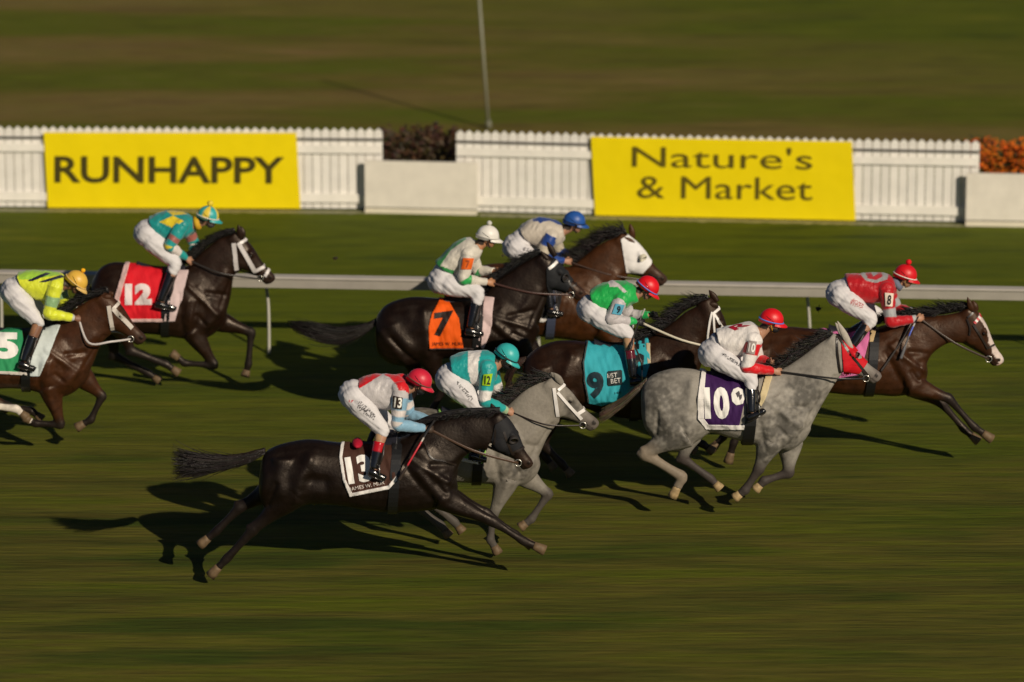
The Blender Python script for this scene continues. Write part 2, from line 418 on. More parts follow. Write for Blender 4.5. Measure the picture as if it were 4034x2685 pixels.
# ------------------------------------------------------------------ running rail
def running_rail():
    a, b = gnd(-2600, 1328), gnd(6600, 1493); t = (b - a).normalized(); nrm = Vector((t.y, -t.x, 0)); H = .985
    root = tag(empty('running_rail', (a + b) / 2), 'long pale grey running rail between the horses and the picket fence', 'rail')
    prof = [(.015, -.150), (.062, -.030), (.075, -.028), (.080, -.012), (.068, -.003), (.055, 0), (-.055, .006), (-.075, -.004), (-.075, -.03), (.02, -.05), (-.005, -.145)]
    mb = MB(); N = 80
    R = [[a.lerp(b, i / N) + nrm * u + Vector((0, 0, H + z)) for u, z in prof] for i in range(N + 1)]
    mb.rings(R, (.47, .435, .385)); mb.build('beam', M['paint'], root, smooth=False)
    L = (b - a).length; s = (gnd(1060, 1394) - a).dot(t) % 3.3
    while s < L:
        p = a + t * s; mb = MB()
        mb.tube([p + nrm * -.0, p + nrm * -.30 + t * -.04 + Vector((0, 0, .55)), p - nrm * .28 + t * -.08 + Vector((0, 0, .85)), p - nrm * .02 + t * -.1 + Vector((0, 0, H - .02))],
                [.021, .020, .019, .018], n=10, col=(.36, .35, .29), sub=4)
        mb.build('post', M['paint'], root); s += 3.3
running_rail()
# slim pole out on the infield
pb = gnd(1925, 505); pt_ = at(1882, -90, pb.y)
pr = tag(empty('pole', pb), 'slim pale pole rising out of the infield behind the gap', 'pole')
mb = MB(); mb.tube([pb, pt_], [.024, .020], n=12, col=(.24, .24, .17)); mb.build('shaft', M['paint'], pr)
mb = MB(); mb.tube([pb + Vector((0, 0, .0)), pb + Vector((0, 0, .12))], [.05, .04], n=12, col=(.16, .16, .11)); mb.build('footing', M['paint'], pr)

# ------------------------------------------------------------------ horses
def seg_t(p, a, b):
    ab = b - a; t = max(0, min(1, (p - a).dot(ab) / max(ab.length_squared, 1e-9))); return t, (a + ab * t - p).length
HEAD = [  # along the head, top bulge, depth (fractions of head length), half width (m)
 (-.06, -.01, .27, .060), (.06, .02, .33, .080), (.20, .04, .40, .096), (.33, .04, .43, .104), (.44, .025, .405, .092), (.55, .005, .335, .074),
 (.67, -.008, .27, .060), (.78, -.006, .24, .054), (.87, .004, .235, .056), (.94, .002, .215, .054), (.985, -.03, .15, .042)]
class Horse: pass
def horse(d):
    H = Horse(); Y0 = H.Y0 = gdepth(d['g']); P = H.P = lambda x, y, o=0.0: at(x, y, Y0 + o)
    xs = [t[0] for t in d['torso']]; cx = sum(xs) / len(xs)
    base = gnd(cx, d['g']); H.root = root = tag(empty('racehorse', base), d['label'], 'horse', 'racehorses galloping in the field')
    mb = MB(); n = 22
    def loft(st, sub, egg=.12):
        R = []
        for (xt, yt, xb, yb, hw) in catmull(st, sub):
            T = P(xt, yt); B = P(xb, yb); c = (T + B) / 2; h = (T - B) / 2
            ring = []
            for k in range(n):
                a = 2 * pi * k / n; ca, sa = cos(a), sin(a); e = .92
                ring.append(c + h * (abs(ca) ** e * (1 if ca > 0 else -1)) + Vector((0, hw * (abs(sa) ** e * (1 if sa > 0 else -1)) * (1 - egg * ca), 0)))
            R.append(ring)
        mb.rings(R)
    loft(d['torso'], 4); loft(d['neck'], 4, .25)
    # head
    A = P(*d['poll']); Z = P(*d['tip']); L = (Z - A).length; ax = (Z - A).normalized(); dn = Vector((ax.z, 0, -ax.x))
    if dn.z > 0 and ax.z > -.2: dn = -dn
    dn = Vector((ax.z, 0, -ax.x))
    H.A, H.L, H.ax, H.dn = A, L, ax, dn
    R = []
    for (s, tb, dp, hw) in catmull(HEAD, 3):
        c = A + ax * (s * L) + dn * ((dp / 2 - tb / 2) * L * .96); hh = (dp + tb) / 2 * L * .96; ring = []
        for k in range(n):
            a = 2 * pi * k / n; ca, sa = cos(a), sin(a)
            ring.append(c - dn * (hh * ca) + Vector((0, hw * 1.0 * sa * (1 - .0 * ca), 0)))
        R.append(ring)
    mb.rings(R)
    for sg in (-1, 1):
        Yv = Vector((0, sg, 0))
        mb.ell(A + ax * (.37 * L) + dn * (.26 * L) + Yv * .062, (ax * .095, Yv * .045, dn * .085))        # jowl
        mb.ell(A + ax * (.375 * L) + dn * (.035 * L) + Yv * .082, (ax * .045, Yv * .026, dn * .028))      # brow
        mb.ell(A + ax * (.55 * L) + dn * (.13 * L) + Yv * .045, (ax * .12, Yv * .028, dn * .02))         # cheek ridge
        mb.ell(A + ax * (.895 * L) + dn * (.055 * L) + Yv * .04, (ax * .035, Yv * .022, dn * .03))         # nostril
    mb.ell(A + ax * (.90 * L) + dn * (.185 * L), (ax * .05, Vector((0, .036, 0)), dn * .025))            # chin
    # legs
    H.legs = []; hoofs = []
    FR = [(0, .140), (.3, .114), (.62, .076), (.88, .058)]; HR = [(0, .175), (.3, .138), (.6, .086), (.88, .060)]
    for key in ('fn', 'ff', 'hn', 'hf'):
        p = d.get(key)
        if not p: continue
        sg = -1 if key[1] == 'n' else 1; o0, o1 = (.135, .105) if key[0] == 'f' else (.135, .11)
        q = [P(x, y, sg * (o0 + (o1 - o0) * i / 3)) for i, (x, y) in enumerate(p)]
        pts = []; rad = []
        for t, r in (FR if key[0] == 'f' else HR): pts.append(q[0].lerp(q[1], t)); rad.append(r)
        kr = .060 if key[0] == 'f' else .066
        pts.append(q[1]); rad.append(kr)
        for t, r in ((.2, .046), (.5, .038), (.8, .041)): pts.append(q[1].lerp(q[2], t)); rad.append(r * (1 if key[0] == 'f' else 1.1))
        co = q[2].lerp(q[3], .52)
        pts += [q[2], q[2].lerp(co, .55), co]; rad += [.051, .041, .045]
        lk = d.get('legk_' + key, 1.0); mb.tube(pts, [r * lk for r in rad], n=14, flat=.82, sub=3)
        if key[0] == 'h':  # point of hock
            ax1 = (q[1] - q[0]).normalized(); bk = (q[2] - q[1]).normalized()
            hk = q[1] + (ax1 - bk).normalized() * .048; mb.ell(hk, (Vector((.040, 0, 0)), Vector((0, .03, 0)), Vector((0, 0, .040)))); mb.tube([hk, hk - ax1 * .20 + (ax1 - bk).normalized() * -.01], [.030, .022], n=8)
        H.legs.append((key, q)); hoofs.append((co, q[3], q[2]))
    # thigh and shoulder muscles
    for m_ in d.get('musc', []):
        for sg in (-1, 1):
            Q = [P(x, y, sg * o) for x, y, o, r in m_]; mb.tube(Q, [r for *_, r in m_], n=14, sub=3, flat=.75)
    body = mb.remesh(.0135, 7, .5)
    H.body = body; H.Pj = P
    # muscle relief: ridges (+) and hollows (-) along lines in the side view
    Wt = P(*d['neck'][0][:2]); El = P(*d['fn'][0]); t2 = d['torso'][-1]; Cp = P((t2[0] + t2[2]) / 2, t2[1] * .45 + t2[3] * .55)
    t3 = d['torso'][3]; Cr = P(t3[0], t3[1]); t1 = d['torso'][1]; Bt = P(t1[0], t1[1] * .5 + t1[3] * .5); St = P(*d['hn'][0]); Hk = P(*d['hn'][1]); Hf = P(*d['hf'][1]); Kn = P(*d['fn'][1])
    t5 = d['torso'][5]; Fl = P(t5[0] * .5 + t5[2] * .5, t5[1] * .45 + t5[3] * .55); t0_ = d['torso'][2]
    m1 = lambda a, b, t: a.lerp(b, t)
    D_ = Vector((0, 0, -1)); hipb = Cr + Vector((.16, 0, -.13)); Sc = Wt + D_ * .20
    S_ = [(m1(Cr, Bt, .55) + D_ * .06, m1(St, Bt, .35), .075, .022), (m1(Cr, Bt, .85), m1(Bt, Hk, .45), .045, .014), (m1(Cr, Bt, .62) + Vector((.02, 0, -.15)), m1(m1(St, Bt, .55), Hk, .35), .022, -.012),
          (hipb, St + Vector((.03, 0, .10)), .06, .016), (hipb, hipb, .05, .014), (m1(hipb, Fl, .5) + D_ * .10, m1(St, Fl, .45) + Vector((0, 0, .12)), .075, -.026), (St + Vector((.05, 0, .03)), St + Vector((.03, 0, -.03)), .05, .016),
          (Cr + Vector((-.10, 0, -.10)), Cr + Vector((.12, 0, -.12)), .05, -.008),
          (Sc, m1(Cp, El, .25), .030, .013), (m1(Sc, El, .30), El + Vector((.0, 0, .03)), .065, .020), (m1(Sc, El, .15) + Vector((-.10, 0, 0)), El + Vector((-.09, 0, .05)), .035, -.013), (m1(Sc, Cp, .35) + Vector((.07, 0, .0)), Cp + Vector((-.01, 0, .12)), .030, -.014),
          (m1(Sc, El, .62) + Vector((.085, 0, .02)), m1(El, Cp, .45) + D_ * .03, .022, -.012), (Cp + Vector((-.04, 0, -.03)), m1(Cp, El, .5) + D_ * .05, .05, .014), (m1(El, Kn, .12), m1(El, Kn, .5), .03, .008)]
    nA, nB = P(*d['neck'][-1][2:4]), P(*d['neck'][0][2:4]); S_ += [(m1(nA, nB, .1) + Vector((-.05, 0, .05)), m1(nA, nB, .8) + Vector((-.07, 0, .09)), .022, -.010), (m1(nA, nB, .2) + Vector((-.13, 0, .12)), m1(nA, nB, .75) + Vector((-.2, 0, .2)), .05, .008)]
    for i in range(7):
        x_ = Fl.x + .10 + .075 * i; S_.append((Vector((x_, Y0, Fl.z + .10)), Vector((x_ - .07, Y0, Fl.z - .14)), .018, .0045))
    for i, v in enumerate(body.v):
        ny = abs(body.n[i].y)
        if ny < .15: continue
        o_ = 0
        for a_, b_, r_, am in S_:
            ax2, az2, bx2, bz2 = a_.x, a_.z, b_.x, b_.z; ex2, ez2 = bx2 - ax2, bz2 - az2; L2 = ex2 * ex2 + ez2 * ez2
            t_ = max(0, min(1, ((v.x - ax2) * ex2 + (v.z - az2) * ez2) / L2)) if L2 > 1e-9 else 0
            dd_ = (v.x - ax2 - t_ * ex2) ** 2 + (v.z - az2 - t_ * ez2) ** 2
            if dd_ < 7 * r_ * r_: o_ += am * math.exp(-dd_ / (r_ * r_))
        o_ += .004 * noise.noise(v * 6.5)
        body.v[i] = v + body.n[i] * (o_ * 1.35 * min(1, ny * 1.4))
    me_ = body.mesh(); body.n = [v.normal.copy() for v in me_.vertices]; bpy.data.meshes.remove(me_)
    # coat colours: points, muzzle, markings
    base_c, leg_c, muz_c = d['coat'], d['legc'], d['muz']; grey = d.get('grey')
    def shade(v, c):
        col = base_c
        nv = noise.noise(v * 3.1)
        col = tuple(x * (1 + .22 * nv) for x in col)
        lo = d.get('belly')
        if lo:
            pass
        if grey:
            m_ = 0
            for (gx, gy, gr) in d['dapple']:
                px = P(gx, gy); dd = sqrt((v.x - px.x) ** 2 + (v.z - px.z) ** 2); m_ = max(m_, 1 - dd / gr)
            q1 = noise.noise(v * 21) + .5 * noise.noise(v * 47); q2 = noise.noise(Vector((v.x * 5, v.y * 3, v.z * 9)))
            dark = tuple(x * .26 for x in base_c)
            q3 = noise.noise(v * 23 + Vector((4, 4, 4))) + .4 * noise.noise(v * 11); f = min(1, max(0, .03 + 1.5 * max(m_, 0) * (.8 + .35 * q2 + .6 * q3) + .15 * q2 + .12 * q3 + q1 * (.08 + .5 * max(m_, 0))))
            col = lerp(col, dark, f * .85)
        for key, q in H.legs:
            t0, d0 = seg_t(v, q[0], q[1]); t1, d1 = seg_t(v, q[1], q[2]); t2, d2 = seg_t(v, q[2], q[3])
            dm = min(d0, d1, d2)
            if dm < .10:
                if d0 <= min(d1, d2):
                    st = d.get('legfade', .55); f = max(0, (t0 - st) / (1 - st)) if d0 < .1 else 0
                else: f = 1
                lc = d.get('leg_' + key, leg_c); col = lerp(col, lc, min(1, f * 1.15))
                if d.get('sock_' + key) and (d2 < .07 or (d1 < .07 and t1 > d['sock_' + key])): col = (.62, .56, .48)
        r = v - A; s = r.dot(ax) / L; e = r.dot(dn) / L
        if s > .55 and -.08 < e < .4 and s < 1.1: col = lerp(col, muz_c, min(1, max(0, (s - .62) / .25)))
        if abs(s - .895) < .028 and abs(e - .06) < .03: col = tuple(x * .25 for x in col)
        if .80 < s < 1.0 and abs(e - (.155 - .10 * (s - .80))) < .010: col = tuple(x * .35 for x in col)
        if d.get('blaze'):
            yy = abs(v.y - Y0)
            if (.12 < s < .74 and e < .075 and yy < .058 + .012 * noise.noise(v * 20)) or (.70 < s < 1.1 and -.1 < e < .10 and yy < .055): col = (.60, .50, .45)
            if .95 < s < 1.1 and .02 < e < .15: col = (.48, .33, .28)
        for poly, pc in d.get('marks', []):
            x, y = proj(Vector((v.x, Y0 - abs(v.y - Y0), v.z)))
            if inpoly(x, y, poly) and abs(v.y - Y0) < d.get('markw', .055): col = pc
        return col
    body.paint(shade)
    # ears joined to the body mesh
    for ei, (b, t, off) in enumerate(d['ears']):
        Bp = P(b[0], b[1], off * .8); Tp = P(t[0], t[1], off); v = Tp - Bp; ln = v.length
        pts = [Bp - v * .15, Bp + v * .1, Bp + v * .42, Bp + v * .75, Tp]
        ec = d.get('earc', base_c)
        body_e = MB(); body_e.tube(pts, [.026, .034, .038, .024, .004], n=10, flat=.5, sub=3, col=ec); body.merge(body_e)
    H.bvh = BVHTree.FromPolygons(body.v, body.f)
    bo = body.build('body', M['grey' if grey else 'coat'], root)
    # eyes
    for sg in (-1, 1):
        e = MB(); c = A + ax * (.395 * L) + dn * (.065 * L) + Vector((0, sg * .098, 0)); e.ell(c, (ax * .021, Vector((0, .013, 0)), dn * .016), col=(.012, .008, .006)); e.build('eye', M['gloss'], root)
    # hooves
    for (co, toe, fet) in hoofs:
        v = (toe - co).normalized(); hm = MB(); ln = max((toe - co).length, .07)
        hm.tube([co - v * .012, co + v * .02, co + v * ln * .6, co + v * ln], [.043, .046, .053, .056], n=16, flat=.92, col=d.get('hoofc', (.13, .085, .045))); hm.build('hoof', M['hoof'], root)
    # mane
    if d.get('mane'):
        rnd = random.Random(d['g']); Q = catmull([P(x, y) for x, y in d['mane']], 12); Q = [Vector(q) for q in Q]; mm = MB()
        mc = d['manec']; fl = d.get('manelen', .15); dirx = d.get('manedir', (-.8, .45))
        mm.tube([q + Vector((-.012, 0, .018)) for q in Q], [.042] * len(Q), n=10, flat=.45, col=mc)
        for i in range(d.get('manen', 800)):
            t = rnd.random() * (len(Q) - 1); j = min(int(t), len(Q) - 2); p = Q[j].lerp(Q[j + 1], t - j) + Vector((0, rnd.uniform(-.02, .02), -.005))
            ln = fl * rnd.uniform(.55, 1.25); cl = noise.noise(Vector((t * .5, d['g'], 0))) * 1.3; ln *= 1 + .5 * noise.noise(Vector((t * .4, d['g'] + 7, 0)))
            dv = Vector((dirx[0] + .35 * cl + rnd.uniform(-.2, .2), rnd.uniform(-.5, .3), dirx[1] + .5 * cl + rnd.uniform(-.25, .25))).normalized()
            pts = [p, p + dv * ln * .4 + Vector((0, 0, .012)), p + dv * ln * .75 + Vector((-.01, .01 * cl, -.010 - .02 * rnd.random())), p + dv * ln + Vector((-.03, .02 * cl, -.05 * rnd.random() - .015))]
            mm.tube(pts, [.0055, .0048, .003, .0006], n=3, sub=2, flat=.6, col=tuple(x * rnd.uniform(.7, 1.4) for x in mc))
        mm.build('mane', M['hair'], root)
    if d.get('tail'):
        rnd = random.Random(d['g'] + 1); tp = d['tail']; mm = MB()
        Q = [(*P(x, y), r, e) for x, y, r, e in tp]; Q = catmull(Q, 6); V = [Vector(q[:3]) for q in Q]; Rr = [q[3] for q in Q]; Ee = [q[4] for q in Q]
        mm.tube(V[:int(len(V) * .62)], [max(r * .5 * (1 - (k / (len(V) * .62)) ** 2 * .9), .003) for k, r in enumerate(Rr[:int(len(V) * .62)])], n=10, col=d['tailc'])
        for i in range(d.get('tailn', 750)):
            a = rnd.random() * 2 * pi; rr = sqrt(rnd.random()); k0 = int(rnd.random() ** 1.5 * len(V) * .45); k1 = int(k0 + (len(V) - 1 - k0) * (.35 + .65 * rnd.random())); fan = rnd.gauss(0, .6)
            if k1 - k0 < 3: continue
            ph = rnd.random() * 9; pts = []; rd = []
            step = max(1, (k1 - k0) // 8)
            for k in range(k0, k1 + 1, step):
                wv = .25 * sin(k * .30 + ph); rr2 = rr + abs(fan) * .5 * ((k - k0) / max(1, k1 - k0)) ** 2
                pts.append(V[k] + Vector((0, cos(a) * rr2 * Rr[k] * .8, (sin(a) * rr2 + wv * .3 + fan * .55 * ((k - k0) / len(V)) ** 1.5) * Rr[k]))); rd.append(.0045 * (1 - .88 * (k - k0) / max(1, k1 - k0)) + .0008)
            if len(pts) < 3: continue
            cc = lerp(d['tailc'], d.get('tailtip', d['tailc']), min(1, (k1 / len(V)) ** 2)); mm.tube(pts, rd, n=4, sub=2, col=tuple(x * rnd.uniform(.7, 1.35) for x in cc))
        mm.build('tail', M['hair'], root)
    return H

def mir(v, Y0): return Vector((v.x, 2 * Y0 - v.y, v.z))
def ribbon(H, pts, width, name, mat, col, off=.008, mirror=True, sub=6, parent=None, thick=.006, bvh=None, build=True):
    mb = MB(); Q = []
    for q in catmull([tuple(map(float, p)) for p in pts], sub):
        dd = ray(q[0], q[1]).normalized(); h, nn, fi, di = (bvh or H.bvh).ray_cast(CAM, dd)
        if h is None or abs(h.y - H.Y0) > .5: continue
        if nn.dot(dd) > 0: nn = -nn
        Q.append((h, nn))
    if len(Q) < 2: return None
    R = []
    for i, (h, nn) in enumerate(Q):
        t = (Q[min(i + 1, len(Q) - 1)][0] - Q[max(i - 1, 0)][0]).normalized(); s = nn.cross(t).normalized() * (width / 2)
        R.append([h + nn * (off + thick) + s, h + nn * (off + thick) - s, h - s - nn * .004, h + s - nn * .004])
    mb.rings(R, col)
    if not build: return mb
    if mirror:
        m2 = MB(); m2.rings([[mir(v, H.Y0) for v in reversed(r)] for r in R], col); m2.build(name, mat, parent or H.root, smooth=False)
    return mb.build(name, mat, parent or H.root, smooth=False)
def girth_ring(H, px, width, col):
    (x0, y0), (x1, y1) = px[0], px[-1]; x = (x0 + x1) / 2; T = H.P(x, y0); mb = MB(); R = []
    tops = [h for h in [H.bvh.ray_cast(Vector((T.x, H.Y0, 4)), Vector((0, 0, -1)))[0], H.bvh.ray_cast(Vector((T.x, H.Y0, -.5)), Vector((0, 0, 1)))[0]] if h]
    if len(tops) < 2: return
    c = (tops[0] + tops[1]) / 2; N = 40
    for k in range(N + 1):
        a = 2 * pi * k / N; d = Vector((0, cos(a), sin(a))); h = H.bvh.ray_cast(c + d * 1.2, -d)[0]
        if h is None or (h - c).length > .62: h = c + d * .30
        R.append((c + d * (h - c).length, d))
    RR = []
    for q, d in R:
        q = q + Vector(((c.z - q.z) * -.08, 0, 0)); s_ = Vector((width / 2, 0, 0)); RR.append([q + d * .022 + s_, q + d * .022 - s_, q - d * .006 - s_, q - d * .006 + s_])
    mb.rings(RR, col); return mb.build('girth', M['leather'], H.root, smooth=False)
def merge_ribbons(H, specs, name, mat, col, parent=None):
    top = None
    for pts, wd in specs:
        for side in (0, 1):
            r = ribbon(H, pts, wd, '', None, col, build=False)
            if not r: continue
            if side: r.v = [mir(v, H.Y0) for v in r.v]
            o = r.build(name if top is None else 'strap', mat, parent or H.root if top is None else top, smooth=False)
            if top is None: top = o
    return top

def clip_patch(H, polys, off, col, name, mat, parent=None, mirror=True, src=None, skirt=True, wrinkle=0.0, colfn=None, hole=None, split=False):
    body = src or H.body; Y0 = H.Y0; out = MB(); nb = getattr(body, 'n', None)
    pr = [proj(v) for v in body.v]; out2 = MB()
    for poly in polys:
        x0 = min(p[0] for p in poly) - 14; x1 = max(p[0] for p in poly) + 14; y0 = min(p[1] for p in poly) - 14; y1 = max(p[1] for p in poly) + 14
        ids = {}; bm = bmesh.new()
        for f in body.f:
            if all(i < len(nb) and x0 < pr[i][0] < x1 and y0 < pr[i][1] < y1 and body.v[i].y < Y0 + .02 for i in f):
                vs = []
                for i in f:
                    if i not in ids:
                        wv = wrinkle * noise.noise(body.v[i] * 9) + wrinkle * .6 * noise.noise(Vector((body.v[i].x * 22 + body.v[i].z * 8, 0, body.v[i].z * 5))) if wrinkle else 0
                        ids[i] = bm.verts.new(body.v[i] + nb[i] * (off + wv))
                    vs.append(ids[i])
                try: bm.faces.new(vs)
                except ValueError: pass
        cxy = (sum(p[0] for p in poly) / len(poly), sum(p[1] for p in poly) / len(poly)); cr = ray(*cxy)
        planes = [(Vector((0, Y0, 0)), Vector((0, 1, 0)))] if mirror else []
        for a, b in zip(poly, poly[1:] + poly[:1]):
            nn = ray(*a).cross(ray(*b)).normalized()
            if nn.dot(cr) > 0: nn = -nn
            planes.append((CAM, nn))
        for co, nn in planes:
            bmesh.ops.bisect_plane(bm, geom=bm.verts[:] + bm.edges[:] + bm.faces[:], plane_co=co, plane_no=nn, clear_outer=True, dist=1e-5)
        if hole:
            for (hx, hy, hr) in hole:
                kill = [f for f in bm.faces if (lambda q: (q[0] - hx) ** 2 + (q[1] - hy) ** 2 < hr * hr)(proj(f.calc_center_median()))]
                bmesh.ops.delete(bm, geom=kill, context='FACES')
        bm.normal_update()
        if skirt:
            be = [e for e in bm.edges if len(e.link_faces) == 1]
            nrm = {v: v.normal.copy() for e in be for v in e.verts}
            r = bmesh.ops.extrude_edge_only(bm, edges=be)
            nv = [g for g in r['geom'] if isinstance(g, bmesh.types.BMVert)]
            kd = {tuple(round(c, 6) for c in v.co): n_ for v, n_ in nrm.items()}
            for v in nv:
                n_ = kd.get(tuple(round(c, 6) for c in v.co))
                if n_ is not None:
                    if n_.dot(v.co - CAM) > 0: n_ = -n_
                    v.co -= n_ * (off * 1.25)
        bm.verts.index_update(); bm.verts.ensure_lookup_table()
        vs = [v.co.copy() for v in bm.verts]; fs = [tuple(v.index for v in f.verts) for f in bm.faces]
        cc = [colfn(v) if colfn else col for v in vs]
        out.add(vs, fs, cc)
        if mirror: (out2 if split else out).add([mir(v, Y0) for v in vs], [tuple(reversed(f)) for f in fs], list(cc))
        bm.free()
    if not out.f: return None, None
    o = out.build(name, mat, parent or H.root, smooth=True, recalc=True)
    if out2.f: out2.build(name, mat, parent or H.root, smooth=True, recalc=True)
    return o, out

def strap(pts, wd, name, mat, col, parent, sub=6, flat=.35):
    mb = MB(); mb.tube(pts, [wd] * len(pts), n=8, sub=sub, col=col, flat=flat); return mb.build(name, mat, parent)

# ------------------------------------------------------------------ riders
def rider(H, d):
    Y0 = H.Y0; P = H.P
    hip = d['hip']; base = P(hip[0], hip[1]) ; base = Vector((base.x, base.y, P(*d['toe']).z))
    root = tag(empty('person', base), d['label'], 'person', 'jockeys riding in the race')
    J = Horse(); J.root = root
    def near(k, o): return P(d[k][0], d[k][1], -o)
    def far(k, o, kf): return P(d[kf][0], d[kf][1], o) if kf in d else mir(P(d[k][0], d[k][1], -o), Y0)
    hipC = P(*hip)
    j = {}
    for sg, nm in ((-1, 'N'), (1, 'F')):
        g = (lambda k, o: near(k, o)) if sg < 0 else (lambda k, o: far(k, o, k + 'F'))
        j[nm] = dict(hip=hipC + Vector((0, sg * .10, 0)), kn=g('kn', d.get('ko', .20)), an=g('an', d.get('ao', .33)), toe=g('toe', d.get('ao', .33) - .01), sh=g('sh', .165), el=g('el', .235), ha=g('ha', .085))
    hc = P(*d['head']); ph = radians(d.get('tilt', 22)); f = Vector((cos(ph), 0, -sin(ph))); u = Vector((sin(ph), 0, cos(ph))); yv = Vector((0, 1, 0))
    if 'turn' in d:
        q = Matrix.Rotation(radians(d['turn']), 3, u); f = q @ f; yv = q @ yv
    sk = d['skin']
    # torso stations
    st = d['torso']; ST = catmull([(*P(a[0], a[1]), *P(b[0], b[1]), hw) for (a, b), hw in zip(st, (.165, .18, .195, .20, .125))], 4)
    def torso(mb, k, n=24, e=.9):
        R = []
        for q in ST:
            T = Vector(q[:3]); B = Vector(q[3:6]); c = (T + B) / 2; h = (T - B) / 2 * k; hw = q[6] * k
            R.append([c + h * (abs(cos(a)) ** e * (1 if cos(a) > 0 else -1)) + Vector((0, hw * (abs(sin(a)) ** e * (1 if sin(a) > 0 else -1)), 0)) for a in [2 * pi * i / n for i in range(n)]])
        mb.rings(R)
    # --- body (one surface): trunk, limbs, neck, head with a face
    mb = MB(); torso(mb, .86)
    mb.ell(hipC, (Vector((.125, 0, 0)), Vector((0, .15, 0)), Vector((0, 0, .12))))
    T4 = (Vector(ST[-1][:3]) + Vector(ST[-1][3:6])) / 2
    mb.tube([T4 - Vector((.03, 0, 0)), hc - f * .015 - u * .085], [.066, .058], n=12)
    for nm in 'NF':
        q = j[nm]
        mb.tube([q['hip'], q['hip'].lerp(q['kn'], .5), q['kn'], q['kn'].lerp(q['an'], .35), q['an']], [.095, .078, .055, .056, .038], n=12, sub=3)
        axx = (q['an'] - q['kn']).normalized(); mb.tube([q['an'] + axx * .02, q['an'].lerp(q['toe'], .75) + axx * .045], [.026, .016], n=10)
        wr = q['el'].lerp(q['ha'], .88)
        mb.tube([q['sh'], q['sh'].lerp(q['el'], .5), q['el'], q['el'].lerp(wr, .4), wr], [.062, .05, .042, .042, .027], n=12, sub=3)
    def hp(a, b, c=0): return hc + f * a + u * b + yv * c
    mb.ell(hp(-.005, .0), (f * .098, yv * .077, u * .092)); mb.ell(hp(.045, -.075), (f * .055, yv * .058, u * .075))
    mb.ell(hp(.062, -.128), (f * .028, yv * .03, u * .022)); mb.ell(hp(.092, -.078), (f * .026, yv * .015, u * .022)); mb.ell(hp(.082, -.108), (f * .02, yv * .026, u * .012))
    for sg in (-1, 1): mb.ell(hp(-.012, -.062, sg * .072), (f * .02, yv * .012, u * .032)); mb.ell(hp(.066, -.085, sg * .036), (f * .03, yv * .02, u * .026))
    body = mb.remesh(.010, 2, .5); body.c = [sk] * len(body.v)
    hair = d.get('hair', (.03, .02, .012))
    def fpaint(v, c):
        r = v - hc; a, b, y = r.dot(f), r.dot(u), r.dot(yv)
        if r.length < .2:
            if a < -.02 and b > -.13: return hair
            if a > .07 and abs(b + .118) < .006 and abs(y) < .026: return tuple(x * .45 for x in sk)
        return c
    body.paint(fpaint)
    # hands: palm, four curled fingers, thumb
    gl = d.get('glove')
    for nm, sg in (('N', -1), ('F', 1)):
        q = j[nm]; wr = q['el'].lerp(q['ha'], .88); a = (q['ha'] - q['el']).normalized(); hm = MB()
        row = (Vector((0, -sg * .35, 1)) - a * Vector((0, -sg * .35, 1)).dot(a)).normalized(); inn = a.cross(row) * 1.0
        if inn.y * sg > 0: inn = -inn
        c = wr + a * .045; hc_ = gl or sk
        hm.tube([wr - a * .02, wr + a * .015, c, c + a * .035], [.027, .034, .043, .036], n=12, flat=.62, ref=inn, sub=2, col=hc_)
        for i in range(4):
            k0 = c + a * .028 + row * (.030 - .020 * i); ln = (.034, .040, .037, .029)[i]
            p1 = k0 + a * ln * .75 + inn * ln * .35; p2 = p1 + inn * ln * .75 - a * ln * .1; p3 = p2 - a * ln * .7 + inn * ln * .1
            hm.tube([k0, p1, p2, p3], [.0115, .0110, .0100, .008], n=8, sub=3, col=hc_)
        t0 = c - a * .012 + row * .034; hm.tube([t0, t0 + a * .028 + row * .014 + inn * .012, t0 + a * .052 + inn * .03], [.012, .0105, .008], n=8, sub=3, col=hc_)
        if gl: hm.build('glove', M['leather'], None) if False else None
        body.merge(hm)
    body.build('body', M['skin'], root)
    # --- breeches
    mb = MB(); lg = MB()
    mb.ell(hipC + Vector((-.005, 0, -.005)), (Vector((.150, 0, .02)), Vector((0, .172, 0)), Vector((-.01, 0, .150))), n=20, m=14)
    w0 = (Vector(ST[2][:3]) + Vector(ST[2][3:6])) / 2; hh = (Vector(ST[2][:3]) - Vector(ST[2][3:6])).length / 2
    mb.tube([hipC, w0], [.135, hh * .93], n=18, flat=1.15)
    for nm in 'NF':
        q = j[nm]; sh = q['kn'].lerp(q['an'], d.get('bend', .30))
        mb.ell(q['hip'].lerp(q['kn'], .06), (Vector((.135, 0, 0)), Vector((0, .115, 0)), Vector((0, 0, .135)))); mb.tube([q['hip'], q['hip'].lerp(q['kn'], .2), q['hip'].lerp(q['kn'], .42), q['hip'].lerp(q['kn'], .72), q['kn'], sh], [.085, .128, .122, .096, .079, .060], n=16, sub=3)
    br = mb.remesh(.0115, 9, .5); wh = d.get('white', (.64, .62, .63))
    br.c = [wh] * len(br.v)
    for v_i, v in enumerate(br.v):
        br.v[v_i] = v + br.n[v_i] * (.009 * noise.noise(Vector((v.x * 14 + v.z * 20, v.y * 6, v.z * 9))) + .006 * noise.noise(Vector((v.x * 34 + v.z * 30, v.y * 8, v.z * 12))))
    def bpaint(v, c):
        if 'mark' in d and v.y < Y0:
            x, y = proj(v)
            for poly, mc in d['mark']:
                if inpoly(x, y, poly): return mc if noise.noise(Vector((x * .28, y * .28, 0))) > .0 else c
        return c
    br.paint(bpaint); br.build('breeches', M['breech'], root)
